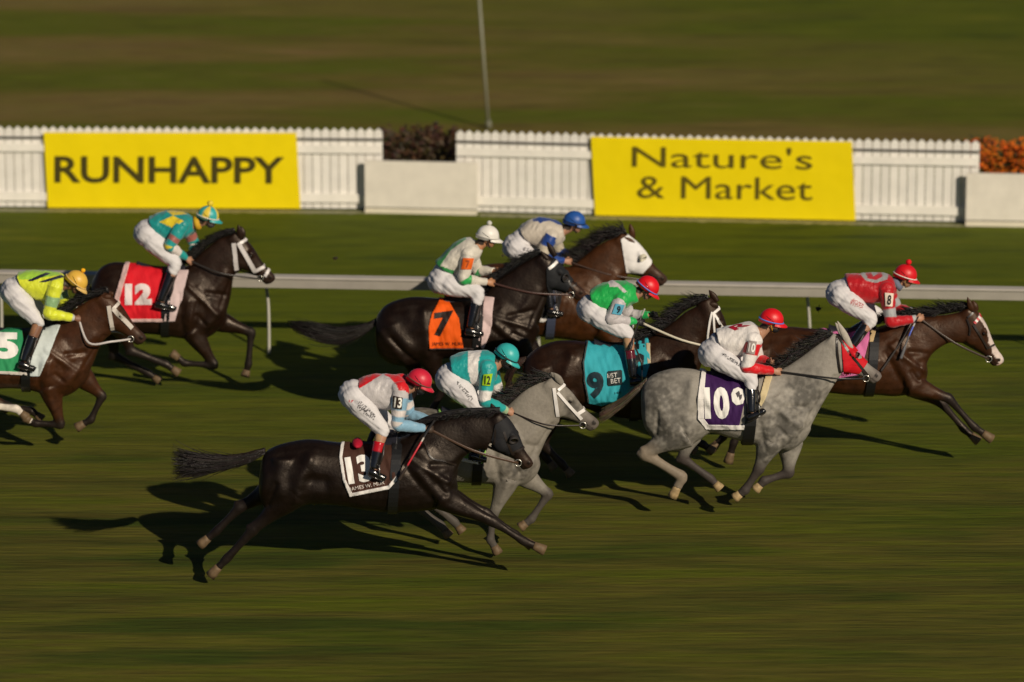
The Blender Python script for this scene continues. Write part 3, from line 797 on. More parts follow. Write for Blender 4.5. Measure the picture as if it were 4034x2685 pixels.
    # --- boots, with coloured tops and the tan gap under the breeches
    for nm in 'NF':
        q = j[nm]; b = MB(); kn, an, toe = q['kn'], q['an'], q['toe']; ax = (an - kn).normalized(); fd = (toe - an); 
        t_top = d.get('boot0', .42); N = 18; pts = []; rd = []; cl = []
        for i in range(N + 1):
            t = t_top + (1 - t_top) * i / N; pts.append(kn.lerp(an, t)); rd.append(.058 - .016 * (i / N) + .006 * sin(pi * i / N))
            cc = (.008, .008, .009)
            for (a0, a1, bc) in d.get('bootb', []):
                if a0 <= t <= a1: cc = bc
            cl.append(cc)
        b.tube(pts, rd, n=16, col=cl, flat=.95)
        # foot with sole and heel
        fd = fd.normalized(); heel = an - fd * .045 + ax * .045
        b.tube([heel, an + ax * .04 + fd * .01, an + fd * .07 + ax * .045, an + fd * .14 + ax * .04, toe + fd * .0 + ax * .035], [.030, .041, .036, .034, .018], n=14, sub=3, col=(.008, .008, .009), flat=.9)
        b.tube([heel + ax * .035, an + fd * .05 + ax * .078, toe + ax * .058], [.012, .012, .008], n=8, col=(.02, .016, .012), flat=2.4)
        b.build('boot', M['boot'], root)
        if d.get('tan'):
            s = MB(); t0 = d.get('bend', .3) - .03; s.tube([kn.lerp(an, t0), kn.lerp(an, (t0 + t_top) / 2), kn.lerp(an, t_top + .03)], [.055, .056, .054], n=14, col=d['tan']); s.build('stocking', M['breech'], root)
    # --- silks: shirt body and sleeves
    mb = MB(); torso(mb, 1.0)
    for nm in 'NF': mb.ell(j[nm]['sh'], (Vector((.095, 0, 0)), Vector((0, .075, 0)), Vector((0, 0, .090))))
    sh = mb.remesh(.0105, 4, .5); hipw = w0
    for i, v in enumerate(sh.v):
        k = noise.noise(Vector((v.x * 8 + v.z * 9, v.y * 5, v.z * 7 - v.x * 4))); k2 = noise.noise(Vector((v.x * 24 - v.z * 14, v.y * 9, v.z * 12)))
        sh.v[i] = v + sh.n[i] * (.011 * k + .006 * k2)
    base_c = d['shirt']
    def spaint(v, c):
        x, y = proj(Vector((v.x, Y0 - abs(v.y - Y0), v.z))); c = base_c
        for poly, pc in d.get('sp', []):
            if inpoly(x, y, poly): c = pc
        return c
    sh.paint(spaint); shirt_o = sh.build('shirt', M['silk'], root); J.shirt = sh; J.shirt_o = shirt_o
    J.sleeve = {}
    for nm in 'NF':
        q = j[nm]; wr = q['el'].lerp(q['ha'], .84); pts = [q['sh'], q['sh'].lerp(q['el'], .35), q['sh'].lerp(q['el'], .75), q['el'], q['el'].lerp(wr, .3), q['el'].lerp(wr, .7), wr]
        rr = [.086, .082, .070, .064, .060, .050, .040]; s = MB(); SUB = 8
        PQ = catmull([tuple(p) for p in pts], SUB); tot = len(PQ) - 1; cl = []
        for i in range(tot + 1):
            t = i / tot; cc = d.get('sleeve', base_c)
            for (a0, a1, bc) in d.get('sb', []):
                if a0 <= t <= a1: cc = bc
            cl.append(cc)
        s.tube(pts, rr, n=18, sub=SUB, col=cl)
        for i, v in enumerate(s.v): s.v[i] = v + Vector((noise.noise(v * 17), noise.noise(v * 15 + Vector((5, 5, 5))), noise.noise(v * 17 + Vector((9, 2, 1))))) * .010
        J.sleeve[nm] = s; so = s.build('sleeve', M['silk'], root)
        if nm == 'N': J.sleeve_o = so
    # armband with number
    if d.get('band'):
        poly, bc, txt, tcx = d['band']; so = MB(); s = J.sleeve['N']; bv = s.bvh()
        N = 9; R = []
        (ax_, ay_), (bx_, by_), (cx_, cy_), (dx_, dy_) = poly; vs = []; ok = True
        for i in range(N + 1):
            for k in range(N + 1):
                uu, vv = k / N, i / N
                x = (ax_ + (bx_ - ax_) * uu) * (1 - vv) + (dx_ + (cx_ - dx_) * uu) * vv; y = (ay_ + (by_ - ay_) * uu) * (1 - vv) + (dy_ + (cy_ - dy_) * uu) * vv
                dd = ray(x, y).normalized(); h, nn, fi, di = bv.ray_cast(CAM, dd)
                if h is None:
                    h, nn, fi, di = bv.find_nearest(j['N']['sh'].lerp(j['N']['el'], .5) + Vector((0, -.06, 0)))
                    h = at(x, y, h.y)
                vs.append(h - dd * .014)
        b = MB(); b.add(vs, [(i * (N + 1) + k, i * (N + 1) + k + 1, (i + 1) * (N + 1) + k + 1, (i + 1) * (N + 1) + k) for i in range(N) for k in range(N)], bc)
        n0 = len(vs); b.add([v + ray(*proj(v)).normalized() * .006 for v in vs], [tuple(x for x in f_) for f_ in [(i * (N + 1) + k, (i + 1) * (N + 1) + k, (i + 1) * (N + 1) + k + 1, i * (N + 1) + k + 1) for i in range(N) for k in range(N)]], bc)
        ao = b.build('armband', M['print'], root, recalc=False)
        if txt:
            p0, p1, cap = tcx[:3]; text_on(b.bvh(), txt, p0, p1, cap, 'number', tcx[3], ao, bold=.03)
    # --- helmet
    hm = MB(); N, K = 28, 12; R = []
    for i in range(K + 1):
        th = (pi / 2) * (1 - i / K); z = sin(th); rad_ = cos(th)
        R.append([hp(.128 * rad_ * cos(a) + .004, -.018 + .118 * z, .105 * rad_ * sin(a)) for a in [2 * pi * k / N for k in range(N)]])
    R.append([hp(.130 * cos(a) + .004 - (.006 if cos(a) < 0 else 0), -.040 - (.022 if cos(a) < .2 else 0), .104 * sin(a)) for a in [2 * pi * k / N for k in range(N)]])
    R.append([hp(.112 * cos(a) + .004, -.035 - (.022 if cos(a) < .2 else 0), .088 * sin(a)) for a in [2 * pi * k / N for k in range(N)]])
    hm.rings(R, d['cap'])
    if d.get('cp'):
        def cpaint(v, c):
            r = v - hc; return d['cp'](r.dot(f), r.dot(u), r.dot(yv), c)
        hm.paint(cpaint)
    ho = hm.build('helmet', M['shell'], root)
    pk = MB(); vs = []; 
    for rr, dz in ((.112, -.03), (.128, -.034), (.158, -.046), (.174, -.056)):
        for k in range(15):
            a = radians(-72 + 144 * k / 14); e = (rr - .112) * max(0, cos(a * 1.15)); vs.append(hp((.112 + e + .012) * cos(a) + .004, dz if rr > .12 else -.028, (.098 + e * .5) * sin(a)))
    fs = [(i * 15 + k, i * 15 + k + 1, (i + 1) * 15 + k + 1, (i + 1) * 15 + k) for i in range(3) for k in range(14)]
    pc = d.get('peak', d['cap']); pk.add(vs, fs, pc); pk.add([v - u * .008 for v in vs], [tuple(reversed(x)) for x in fs], pc); pk.build('peak', M['shell'], ho, recalc=False)
    if d.get('rim'):
        b = MB(); b.tube([hp(.133 * cos(a) + .004, -.028, .110 * sin(a)) for a in [2 * pi * k / 24 for k in range(25)]], .009, n=8, col=d['rim'], flat=.7, ref=u); b.build('rim_band', M['shell'], ho)
    if d.get('pom'):
        pcx, pr_ = d['pom']; b = MB(); b.ell(hp(-.01, .108 + pr_ * .6), (f * pr_, yv * pr_, u * pr_ * .95), col=pcx)
        for i, v in enumerate(b.v): b.v[i] = v + (v - hp(-.01, .108 + pr_ * .6)) * .15 * noise.noise(v * 60)
        b.build('pompom', M['breech'], ho)
    # goggles and strap
    gg = MB()
    for sg in (-1, 1): gg.ell(hp(.082, -.052, sg * .034), (f * .022, yv * .034, u * .024), col=(.01, .01, .012))
    gg.tube([hp(.095 * cos(a), -.052 + .085 * (1 - cos(a)) * .5, .098 * sin(a)) for a in [radians(25 + 155 * k / 16) for k in range(17)]], .010, n=6, col=(.012, .011, .012), flat=.4, ref=u)
    gg.tube([hp(.095 * cos(a), -.052 + .085 * (1 - cos(a)) * .5, -.098 * sin(a)) for a in [radians(25 + 155 * k / 16) for k in range(17)]], .010, n=6, col=(.012, .011, .012), flat=.4, ref=u)
    gg.build('goggles', M['gloss'], root)
    cs = MB(); cs.tube([hp(-.01, -.03, -.088), hp(.015, -.085, -.075), hp(.05, -.145, -.02), hp(.05, -.145, .02), hp(.015, -.085, .075), hp(-.01, -.03, .088)], .008, n=6, col=d.get('strapc', (.015, .013, .012)), sub=4); cs.build('chin_strap', M['leather'], root)
    if d.get('mask'):
        mk = MB(); mk.ell(hp(.058, -.112), (f * .054, yv * .060, u * .040), col=d['mask']); mk.build('face_mask', M['breech'], root)
    if d.get('collar'):
        cb = MB(); c0 = T4.lerp(hc - f * .015 - u * .085, .35); dv = (hc - u * .085 - T4).normalized(); cb.tube([c0 - dv * .03, c0, c0 + dv * .03], [.088, .085, .072], n=16, col=d['collar']); cb.build('collar', M['breech'], root)
    J.j = j; J.hp = hp; return J

# ------------------------------------------------------------------ tack shared by all
def saddle(H, seat, col=(.02, .02, .028)):
    """seat: pixels from cantle to pommel along the back"""
    mb = MB(); Q = catmull([tuple(map(float, s)) for s in seat], 8); R = []
    for i, (x, y) in enumerate(Q):
        t = i / (len(Q) - 1); c = H.P(x, y); hw = .19 * (1 - .35 * abs(t - .45)) ; up = .02 + .03 * (abs(t - .5) * 2) ** 2
        R.append([c + Vector((0, hw * s, up - .55 * hw * s * s * 3.2 - th)) for s, th in ((-1, 0), (-.8, 0), (-.4, 0), (0, 0), (.4, 0), (.8, 0), (1, 0), (1, .03), (0, .05), (-1, .03))])
    mb.rings(R, col); return mb.build('saddle', M['leather'], H.root)
def stirrup(H, J):
    for nm, sg in (('N', -1), ('F', 1)):
        q = J.j[nm]; top = q['kn'].lerp(q['an'], .35); top = Vector((top.x + .05, H.Y0 + sg * .22, top.z + .05)); b = q['an'].lerp(q['toe'], .55)
        fd = (q['toe'] - q['an']).normalized(); dn_ = Vector((0, 0, -1)); s = MB(); yv = Vector((0, 1, 0))
        s.tube([top, top.lerp(b + Vector((0, 0, .08)), .6) + Vector((.02, sg * .05, 0)), b + Vector((0, 0, .075))], .012, n=6, col=(.03, .022, .018), flat=.4, sub=3)
        lo = s.build('stirrup_leather', M['leather'], H.root)
        m_ = MB(); c = b + Vector((0, 0, .01)); m_.tube([c + Vector((0, .055 * cos(a), .065 * sin(a))) for a in [2 * pi * k / 20 for k in range(21)]], .007, n=6, col=(.35, .34, .32)); m_.build('stirrup', M['metal'], lo)
def bit(H, s=.80, e=.20):
    for sg in (-1, 1):
        c = H.A + H.ax * (s * H.L) + H.dn * (e * H.L) + Vector((0, sg * .062, 0)); m_ = MB()
        m_.tube([c + H.ax * (.034 * cos(a)) + H.dn * (.034 * sin(a)) for a in [2 * pi * k / 18 for k in range(19)]], .006, n=6, col=(.6, .58, .52)); m_.build('bit_ring', M['metal'], H.root)
    H.bitN = H.A + H.ax * (s * H.L) + H.dn * (e * H.L) + Vector((0, -.066, 0)); H.bitF = mir(H.bitN, H.Y0)
def reins(H, J, wd=.011, col=(.05, .03, .02), via=None, sag=.03, col2=None):
    for nm, b, sg in (('N', H.bitN, -1), ('F', H.bitF, 1)):
        h = J.j[nm]['ha']
        pts = [b]
        if via: pts += [H.P(x, y, -.02 * 1 + sg * o) for x, y, o in via] if nm == 'N' else [mir(H.P(x, y, -.02 - o), H.Y0) for x, y, o in via]
        else:
            mid = b.lerp(h, .5) + Vector((0, sg * .07, -sag)); pts += [mid]
        pts += [h + Vector((0, 0, -.0))]
        strap(pts, wd, 'rein', M['leather'], col, H.root)

# ------------------------------------------------------------------ the field: nine horses and riders
BLK = (.008, .008, .009); TAN = (.42, .26, .14); SK = (.40, .21, .13); SKD = (.20, .095, .055)
TEAL = (.012, .33, .32); OFFW = (.62, .58, .50); WHT = (.74, .71, .68); RED = (.62, .006, .012); BLUE = (.012, .05, .24)

HD = {}
HD['H'] = dict(g=2294, label='nearest dark brown horse wearing the number 13 cloth and a black hood', coat=(.0065, .0035, .0025), legc=(.010, .007, .006), muz=(.03, .016, .011),
 torso=[(1024,1850,1020,1905,.08),(1040,1790,1028,1965,.17),(1085,1757,1060,2010,.235),(1160,1738,1150,2000,.27),(1235,1732,1225,1982,.275),(1340,1745,1335,1985,.275),(1450,1752,1450,2005,.28),(1550,1735,1560,2012,.28),(1620,1708,1650,2010,.255),(1680,1700,1735,1998,.225),(1730,1720,1790,1955,.185),(1770,1790,1805,1920,.12)],
 neck=[(1615,1705,1765,1960,.20),(1668,1672,1798,1890,.165),(1735,1650,1812,1825,.125),(1820,1635,1845,1785,.098),(1900,1630,1885,1770,.088),(1960,1628,1918,1775,.082)],
 poll=(1982,1630), tip=(2108,1832), fn=[(1735,1955),(1943,2055),(2062,2130),(2146,2168)], ff=[(1735,1945),(1915,2020),(2030,2105),(2095,2150)],
 hn=[(1160,1935),(995,2088),(893,2200),(828,2268)], hf=[(1110,1910),(945,1998),(852,2092),(786,2148)],
 musc=[[(1120,1800,.14,.13),(1125,1920,.15,.15)],[(1640,1770,.14,.10),(1720,1890,.15,.12),(1735,1955,.14,.12)]],
 ears=[((1972,1658),(1938,1648),-.055),((1955,1635),(1934,1588),.05)],
 mane=[(1610,1702),(1670,1668),(1740,1645),(1830,1630),(1910,1626),(1975,1624)], manec=(.008,.007,.007), manelen=.11, manedir=(-.9,.2),
 tail=[(1045,1775,.03,0),(990,1798,.05,0),(930,1815,.06,0),(850,1825,.08,0),(770,1828,.11,0),(705,1824,.13,0),(672,1822,.14,0)], tailc=(.012,.008,.007))
HD['I'] = dict(g=2190, label='grey horse with white bridle galloping just beyond the number 13 horse', coat=(.22, .198, .165), grey=1, dapple=[(2040,1830,.22),(1650,1700,.5),(2260,1600,.13)], legc=(.07,.06,.05), muz=(.12,.10,.085),
 torso=[(1495,1700,1495,1790,.09),(1515,1650,1510,1850,.18),(1570,1618,1560,1880,.24),(1660,1605,1650,1885,.27),(1750,1622,1750,1892,.275),(1850,1640,1850,1897,.28),(1930,1632,1940,1902,.275),(1985,1622,2010,1912,.25),(2030,1640,2070,1905,.21),(2080,1690,2112,1870,.15),(2105,1740,2130,1830,.10)],
 neck=[(1975,1620,2095,1860,.19),(2015,1580,2130,1780,.15),(2065,1535,2155,1725,.118),(2115,1507,2178,1690,.098),(2165,1492,2205,1660,.088)],
 poll=(2183,1490), tip=(2370,1668), fn=[(2000,1880),(1942,2030),(1932,2125),(1962,2178)], ff=[(2050,1860),(2160,1945),(2092,2045),(2048,2078)],
 hn=[(1620,1830),(1630,1985),(1738,2070),(1768,2108)], hf=[(1650,1830),(1690,1975),(1790,2055),(1820,2092)],
 musc=[[(1590,1690,.14,.13),(1600,1800,.15,.15)],[(1990,1690,.14,.10),(2040,1790,.15,.12),(2010,1870,.14,.12)]],
 ears=[((2210,1505),(2182,1468),-.055),((2200,1497),(2170,1466),.055)], legfade=.75,
 mane=[(1990,1605),(2025,1572),(2075,1535),(2125,1506),(2178,1488)], manec=(.02,.017,.015), manelen=.18,
 tail=[(1500,1670,.03,0),(1468,1710,.05,0),(1445,1770,.06,0),(1435,1830,.04,0)], tailc=(.05,.045,.04))
HD['F'] = dict(g=2040, label='dappled grey horse in a red hood wearing the purple number 10 cloth', coat=(.29, .268, .232), grey=1, dapple=[(2600,1550,.36),(2625,1680,.42),(3070,1660,.42),(3040,1760,.3),(3170,1540,.34)], legc=(.05,.04,.035), muz=(.16,.135,.12), leg_hn=(.21,.17,.125), legk_hn=1.25, legk_fn=1.12, legk_ff=1.12,
 torso=[(2525,1560,2527,1640,.09),(2535,1510,2545,1690,.17),(2580,1472,2590,1740,.24),(2660,1450,2665,1775,.275),(2740,1455,2745,1735,.275),(2810,1470,2800,1700,.27),(2880,1478,2870,1720,.28),(2960,1480,2965,1745,.285),(3030,1470,3045,1765,.26),(3085,1470,3110,1772,.23),(3135,1500,3165,1735,.19),(3165,1560,3195,1690,.12)],
 neck=[(3010,1478,3160,1740,.22),(3070,1455,3200,1665,.18),(3140,1415,3240,1590,.14),(3215,1360,3285,1515,.11),(3270,1322,3320,1465,.09)],
 poll=(3295,1318), tip=(3482,1480), fn=[(3035,1735),(2988,1848),(2935,1930),(2893,1962)], ff=[(3110,1735),(3106,1862),(3010,1893),(2975,1930)],
 hn=[(2690,1690),(2538,1785),(2688,1878),(2648,1958)], hf=[(2720,1690),(2690,1805),(2800,1885),(2838,1925)],
 musc=[[(2620,1570,.14,.14),(2660,1700,.15,.17)],[(3050,1560,.15,.11),(3110,1660,.16,.13),(3050,1730,.14,.13)]],
 ears=[((3347,1358),(3299,1264),-.065),((3336,1345),(3291,1270),.06)], earc=(.42,.38,.32),
 mane=[(3030,1472),(3090,1448),(3150,1405),(3215,1355),(3285,1315)], manec=(.018,.015,.013), manelen=.17, manedir=(-.75,.35),
 tail=[(2548,1500,.03,0),(2505,1538,.04,0),(2455,1582,.045,0),(2400,1620,.05,0),(2355,1645,.045,0)], tailc=(.020,.015,.012), tailtip=(.13,.095,.06), hoofc=(.34,.24,.12))
HD['G'] = dict(g=1840, label='leading bay horse with a white blaze, stretched out at the right of the field', coat=(.036, .0125, .0045), legc=(.013,.009,.008), muz=(.035,.018,.012),
 torso=[(2915,1390,2915,1440,.08),(2925,1350,2925,1500,.17),(2975,1310,2970,1550,.23),(3060,1288,3060,1560,.27),(3150,1290,3150,1540,.275),(3250,1300,3260,1543,.28),(3350,1305,3360,1553,.28),(3440,1295,3450,1552,.27),(3500,1275,3530,1558,.24),(3555,1275,3600,1545,.21),(3610,1320,3645,1500,.16),(3635,1370,3655,1460,.10)],
 neck=[(3505,1275,3640,1500,.19),(3570,1255,3655,1420,.155),(3640,1245,3690,1375,.12),(3730,1238,3740,1348,.098),(3800,1222,3795,1352,.088)],
 poll=(3838,1213), tip=(3962,1425), fn=[(3585,1515),(3737,1568),(3838,1682),(3908,1730)], ff=[(3590,1515),(3712,1590),(3798,1690),(3855,1738)], legfade=.62,
 hn=[(2990,1480),(2935,1640),(2890,1745),(2868,1822)], hf=[(2960,1480),(2900,1620),(2850,1720),(2800,1772)],
 musc=[[(3000,1370,.14,.13),(3010,1470,.15,.15)],[(3510,1350,.14,.10),(3580,1450,.15,.12),(3585,1520,.14,.12)]],
 ears=[((3832,1230),(3811,1170),-.055),((3845,1218),(3832,1182),.05)], blaze=1, markw=.045,
 marks=[([(3884,1255),(3898,1262),(3930,1318),(3950,1362),(3980,1400),(3975,1440),(3938,1425),(3932,1375),(3914,1325),(3894,1280)],(.62,.52,.47))],
 mane=[(3500,1270),(3570,1250),(3640,1238),(3730,1228),(3830,1208)], manec=(.008,.007,.007), manelen=.17, manedir=(-.75,.5),
 tail=[(2920,1365,.03,0),(2880,1380,.05,0),(2820,1395,.06,0),(2780,1410,.03,0)], tailc=(.012,.009,.008))
HD['E'] = dict(g=1890, label='dark bay horse with white bridle wearing the turquoise number 9 cloth', coat=(.018, .0072, .0036), legc=(.012,.008,.007), muz=(.03,.016,.012),
 torso=[(2058,1450,2062,1530,.09),(2072,1410,2080,1580,.17),(2120,1368,2125,1630,.24),(2190,1343,2200,1640,.27),(2270,1343,2280,1600,.275),(2360,1355,2360,1625,.28),(2440,1360,2440,1640,.28),(2510,1350,2530,1650,.26),(2580,1345,2620,1650,.23),(2650,1360,2700,1620,.20),(2700,1410,2740,1560,.14)],
 neck=[(2520,1345,2700,1590,.19),(2580,1318,2735,1510,.155),(2640,1275,2765,1430,.125),(2705,1225,2785,1360,.10),(2770,1192,2800,1325,.09)],
 poll=(2808,1180), tip=(2915,1392), fn=[(2640,1600),(2680,1720),(2768,1748),(2810,1778)], ff=[(2630,1600),(2640,1715),(2700,1752),(2742,1775)],
 hn=[(2180,1590),(2140,1750),(2215,1828),(2250,1870)], hf=[(2160,1580),(2080,1720),(2150,1800),(2185,1845)],
 musc=[[(2150,1440,.14,.13),(2165,1550,.15,.15)],[(2590,1430,.14,.10),(2650,1530,.15,.12),(2640,1600,.14,.12)]],
 ears=[((2822,1203),(2786,1196),-.055),((2822,1182),(2793,1142),.05)],
 mane=[(2500,1342),(2560,1322),(2624,1283),(2700,1215),(2795,1178)], manec=(.010,.008,.008), manelen=.17, manedir=(-.8,.5),
 tail=[(2072,1415,.03,0),(2035,1435,.05,0),(2005,1485,.055,0),(1988,1545,.03,0)], tailc=(.03,.016,.01))
HD['C'] = dict(g=1678, label='dark brown horse in a black hood wearing the orange number 7 cloth', coat=(.0088, .0044, .003), legc=(.012,.008,.007), muz=(.045,.022,.015),
 torso=[(1478,1290,1480,1350,.09),(1487,1240,1490,1390,.17),(1530,1195,1540,1430,.24),(1615,1170,1630,1440,.27),(1700,1173,1710,1415,.275),(1790,1180,1790,1405,.28),(1870,1175,1870,1410,.28),(1930,1155,1950,1412,.26),(1985,1140,2030,1400,.23),(2030,1150,2095,1360,.19),(2075,1190,2128,1300,.13)],
 neck=[(1915,1150,2090,1345,.20),(1955,1105,2125,1270,.16),(2010,1068,2145,1205,.125),(2070,1030,2160,1160,.10),(2125,1000,2175,1135,.09)],
 poll=(2150,998), tip=(2315,1155), fn=[(2040,1350),(2115,1450),(2052,1500),(2043,1550)], ff=[(2060,1340),(2150,1430),(2110,1530),(2100,1580)],
 hn=[(1675,1360),(1745,1530),(1700,1620),(1730,1665)], hf=[(1620,1360),(1640,1520),(1600,1610),(1630,1655)], legfade=.9,
 musc=[[(1560,1270,.14,.13),(1600,1370,.15,.15)],[(1960,1220,.14,.10),(2030,1310,.15,.12),(2040,1355,.14,.12)]],
 ears=[((2166,1040),(2131,988),-.055),((2182,1002),(2155,952),.055)],
 mane=[(1910,1145),(1955,1100),(2010,1062),(2070,1025),(2135,996)], manec=(.008,.007,.007), manelen=.12, manedir=(-.8,.3),
 tail=[(1490,1258,.03,0),(1455,1285,.05,0),(1400,1308,.075,0),(1330,1322,.09,0),(1260,1312,.09,0),(1190,1290,.07,0),(1125,1272,.03,0)], tailc=(.010,.007,.006))
HD['D'] = dict(g=1560, label='bay horse in a white hood with an eye cup, on the rail side', coat=(.048, .0165, .005), legc=(.02,.011,.008), muz=(.04,.02,.014),
 torso=[(1812,1150,1815,1230,.09),(1822,1100,1830,1280,.17),(1870,1055,1880,1320,.24),(1950,1037,1960,1345,.27),(2040,1040,2050,1320,.275),(2130,1045,2140,1325,.28),(2220,1050,2230,1335,.28),(2290,1040,2310,1345,.26),(2350,1040,2385,1330,.23),(2400,1080,2435,1280,.18),(2430,1130,2455,1210,.12)],
 neck=[(2260,1040,2420,1270,.20),(2305,1005,2445,1190,.165),(2355,965,2458,1130,.13),(2410,938,2468,1092,.105),(2450,925,2482,1070,.09)],
 poll=(2465,922), tip=(2638,1102), fn=[(2370,1290),(2480,1400),(2470,1500),(2500,1545)], ff=[(2380,1280),(2300,1410),(2240,1480),(2220,1520)],
 hn=[(1960,1280),(2030,1400),(2000,1490),(2020,1545)], hf=[(1900,1270),(1950,1420),(1920,1500),(1940,1550)],
 musc=[[(1890,1130,.14,.13),(1920,1250,.15,.15)],[(2300,1120,.14,.10),(2370,1220,.15,.12),(2370,1290,.14,.12)]],
 ears=[((2492,957),(2456,934),-.06),((2493,930),(2482,880),.05)],
 mane=[(2255,1042),(2305,1000),(2360,955),(2415,930),(2470,918)], manec=(.012,.009,.008), manelen=.19, manedir=(-.6,.5),
 tail=[(1822,1110,.03,0),(1790,1130,.05,0),(1760,1180,.05,0),(1750,1230,.03,0)], tailc=(.02,.012,.009))
HD['B'] = dict(g=1532, label='dark bay horse with a white bridle and red cloth, behind the left group', coat=(.0145, .0062, .0034), legc=(.012,.009,.008), muz=(.028,.015,.011),
 torso=[(352,1180,358,1250,.09),(362,1110,368,1300,.17),(395,1055,405,1320,.235),(450,1032,460,1310,.27),(530,1040,530,1310,.275),(620,1055,610,1315,.28),(690,1058,680,1325,.28),(750,1045,755,1335,.255),(800,1040,815,1330,.23),(850,1070,870,1290,.19),(885,1130,895,1240,.12)],
 neck=[(745,1045,880,1265,.19),(780,1005,905,1185,.155),(820,970,915,1125,.125),(865,938,922,1085,.10),(915,922,945,1070,.09)],
 poll=(940,920), tip=(1093,1098), fn=[(755,1300),(845,1438),(728,1430),(675,1388)], ff=[(850,1260),(990,1308),(978,1435),(965,1482)],
 hn=[(470,1265),(515,1380),(655,1435),(705,1470)], hf=[(440,1265),(450,1400),(585,1470),(630,1500)], legfade=.7,
 musc=[[(420,1130,.14,.13),(450,1250,.15,.15)],[(770,1130,.14,.10),(830,1230,.15,.12),(770,1300,.14,.12)]],
 ears=[((948,938),(938,884),-.055),((958,928),(949,890),.05)],
 mane=[(740,1040),(780,998),(830,955),(880,928),(930,914)], manec=(.009,.008,.007), manelen=.11, manedir=(-.7,.45),
 tail=[(355,1130,.03,0),(320,1150,.05,0),(292,1190,.05,0),(278,1240,.03,0)], tailc=(.012,.009,.008))
HD['A'] = dict(g=1798, label='reddish bay horse with white bridle and green cloth, cut off by the left edge', coat=(.042, .0145, .0052), legc=(.014,.010,.008), muz=(.035,.018,.012), sock_hn=.1,
 torso=[(-330,1420,-325,1500,.09),(-315,1350,-310,1560,.18),(-260,1300,-250,1600,.25),(-180,1280,-170,1600,.275),(-80,1290,-80,1540,.28),(20,1300,20,1525,.28),(110,1300,110,1530,.28),(185,1295,200,1555,.26),(240,1285,270,1555,.23),(300,1310,330,1510,.18),(330,1360,355,1460,.12)],
 neck=[(190,1290,335,1500,.20),(240,1255,368,1430,.16),(295,1215,392,1370,.13),(350,1180,415,1335,.105),(405,1160,440,1315,.09)],
 poll=(425,1155), tip=(585,1335), fn=[(195,1520),(238,1672),(140,1668),(95,1643)], ff=[(320,1480),(402,1560),(358,1652),(300,1685)],
 hn=[(-150,1540),(-55,1595),(65,1610),(105,1645)], hf=[(-120,1540),(25,1600),(125,1618),(168,1652)], legfade=.75,
 musc=[[(-250,1400,.14,.13),(-210,1510,.15,.15)],[(200,1370,.14,.10),(270,1470,.15,.12),(210,1520,.14,.12)]],
 ears=[((432,1170),(398,1170),-.055),((442,1158),(410,1156),.05)],
 mane=[(190,1285),(250,1240),(310,1195),(370,1166),(430,1148)], manec=(.009,.008,.007), manelen=.12, manedir=(-.7,.4),
 tail=[(-320,1390,.03,0),(-360,1410,.05,0),(-420,1440,.06,0),(-470,1480,.03,0)], tailc=(.012,.009,.008))

RD = {}
RD['H'] = dict(label='jockey in white and red silks with light blue sleeves and a pinkish red cap', hip=(1392,1550), kn=(1505,1690), knF=(1545,1682), an=(1472,1845), toe=(1514,1866), sh=(1577,1535), el=(1567,1672), elF=(1612,1632), ha=(1692,1690), haF=(1697,1655), head=(1655,1490), tilt=28,
 torso=[((1410,1497),(1423,1547)),((1450,1480),(1443,1587)),((1500,1473),(1500,1608)),((1567,1480),(1547,1610)),((1597,1500),(1593,1580))], skin=SK, shirt=(.52,.49,.49),
 sp=[([(1395,1515),(1403,1495),(1450,1470),(1500,1462),(1505,1474),(1418,1528)],RED),([(1513,1476),(1520,1460),(1575,1462),(1612,1500),(1612,1567),(1592,1592),(1583,1563),(1563,1517),(1535,1485)],RED)],
 sleeve=(.22,.40,.54), sb=[(0,.12,(.52,.49,.49)),(.27,.335,(.66,.6,.57)),(.42,.485,(.66,.6,.57))], band=([(1548,1558),(1587,1566),(1583,1612),(1545,1607)],(.03,.018,.013),'13',((1552,1604),(1581,1607),40,(.8,.78,.7))),
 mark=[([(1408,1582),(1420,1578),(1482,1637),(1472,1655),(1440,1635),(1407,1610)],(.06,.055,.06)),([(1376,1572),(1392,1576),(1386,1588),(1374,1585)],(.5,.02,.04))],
 cap=(.60,.018,.045), peak=(.60,.018,.045), rim=(.16,.06,.045), glove=(.05,.032,.022), bend=.17, boot0=.33, bootb=[(.33,.56,(.45,.006,.012))], tan=TAN, mask=(.01,.01,.011))
RD['I'] = dict(label='jockey in teal silks with a white hoop and a plain teal cap', hip=(1772,1487), kn=(1905,1622), an=(1868,1780), toe=(1908,1792), sh=(1922,1448), el=(1910,1580), elF=(1962,1548), ha=(2012,1622), haF=(2014,1598), head=(2000,1390), tilt=32, turn=-14,
 torso=[((1772,1410),(1785,1470)),((1800,1395),(1820,1500)),((1860,1382),(1870,1515)),((1920,1382),(1920,1515)),((1950,1395),(1960,1490))], skin=SK, shirt=TEAL,
 sp=[([(1845,1370),(1900,1368),(1886,1420),(1882,1460),(1892,1520),(1858,1520),(1842,1450)],WHT)], sleeve=TEAL, sb=[(.30,.46,WHT),(.90,1,(.35,.5,.3))],
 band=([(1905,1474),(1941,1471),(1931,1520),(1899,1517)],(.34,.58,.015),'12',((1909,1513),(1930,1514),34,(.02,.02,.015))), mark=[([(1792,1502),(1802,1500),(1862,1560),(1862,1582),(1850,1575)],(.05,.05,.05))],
 cap=(.035,.42,.41), rim=(.012,.012,.014), mask=(.01,.01,.011), bend=.35, boot0=.35)
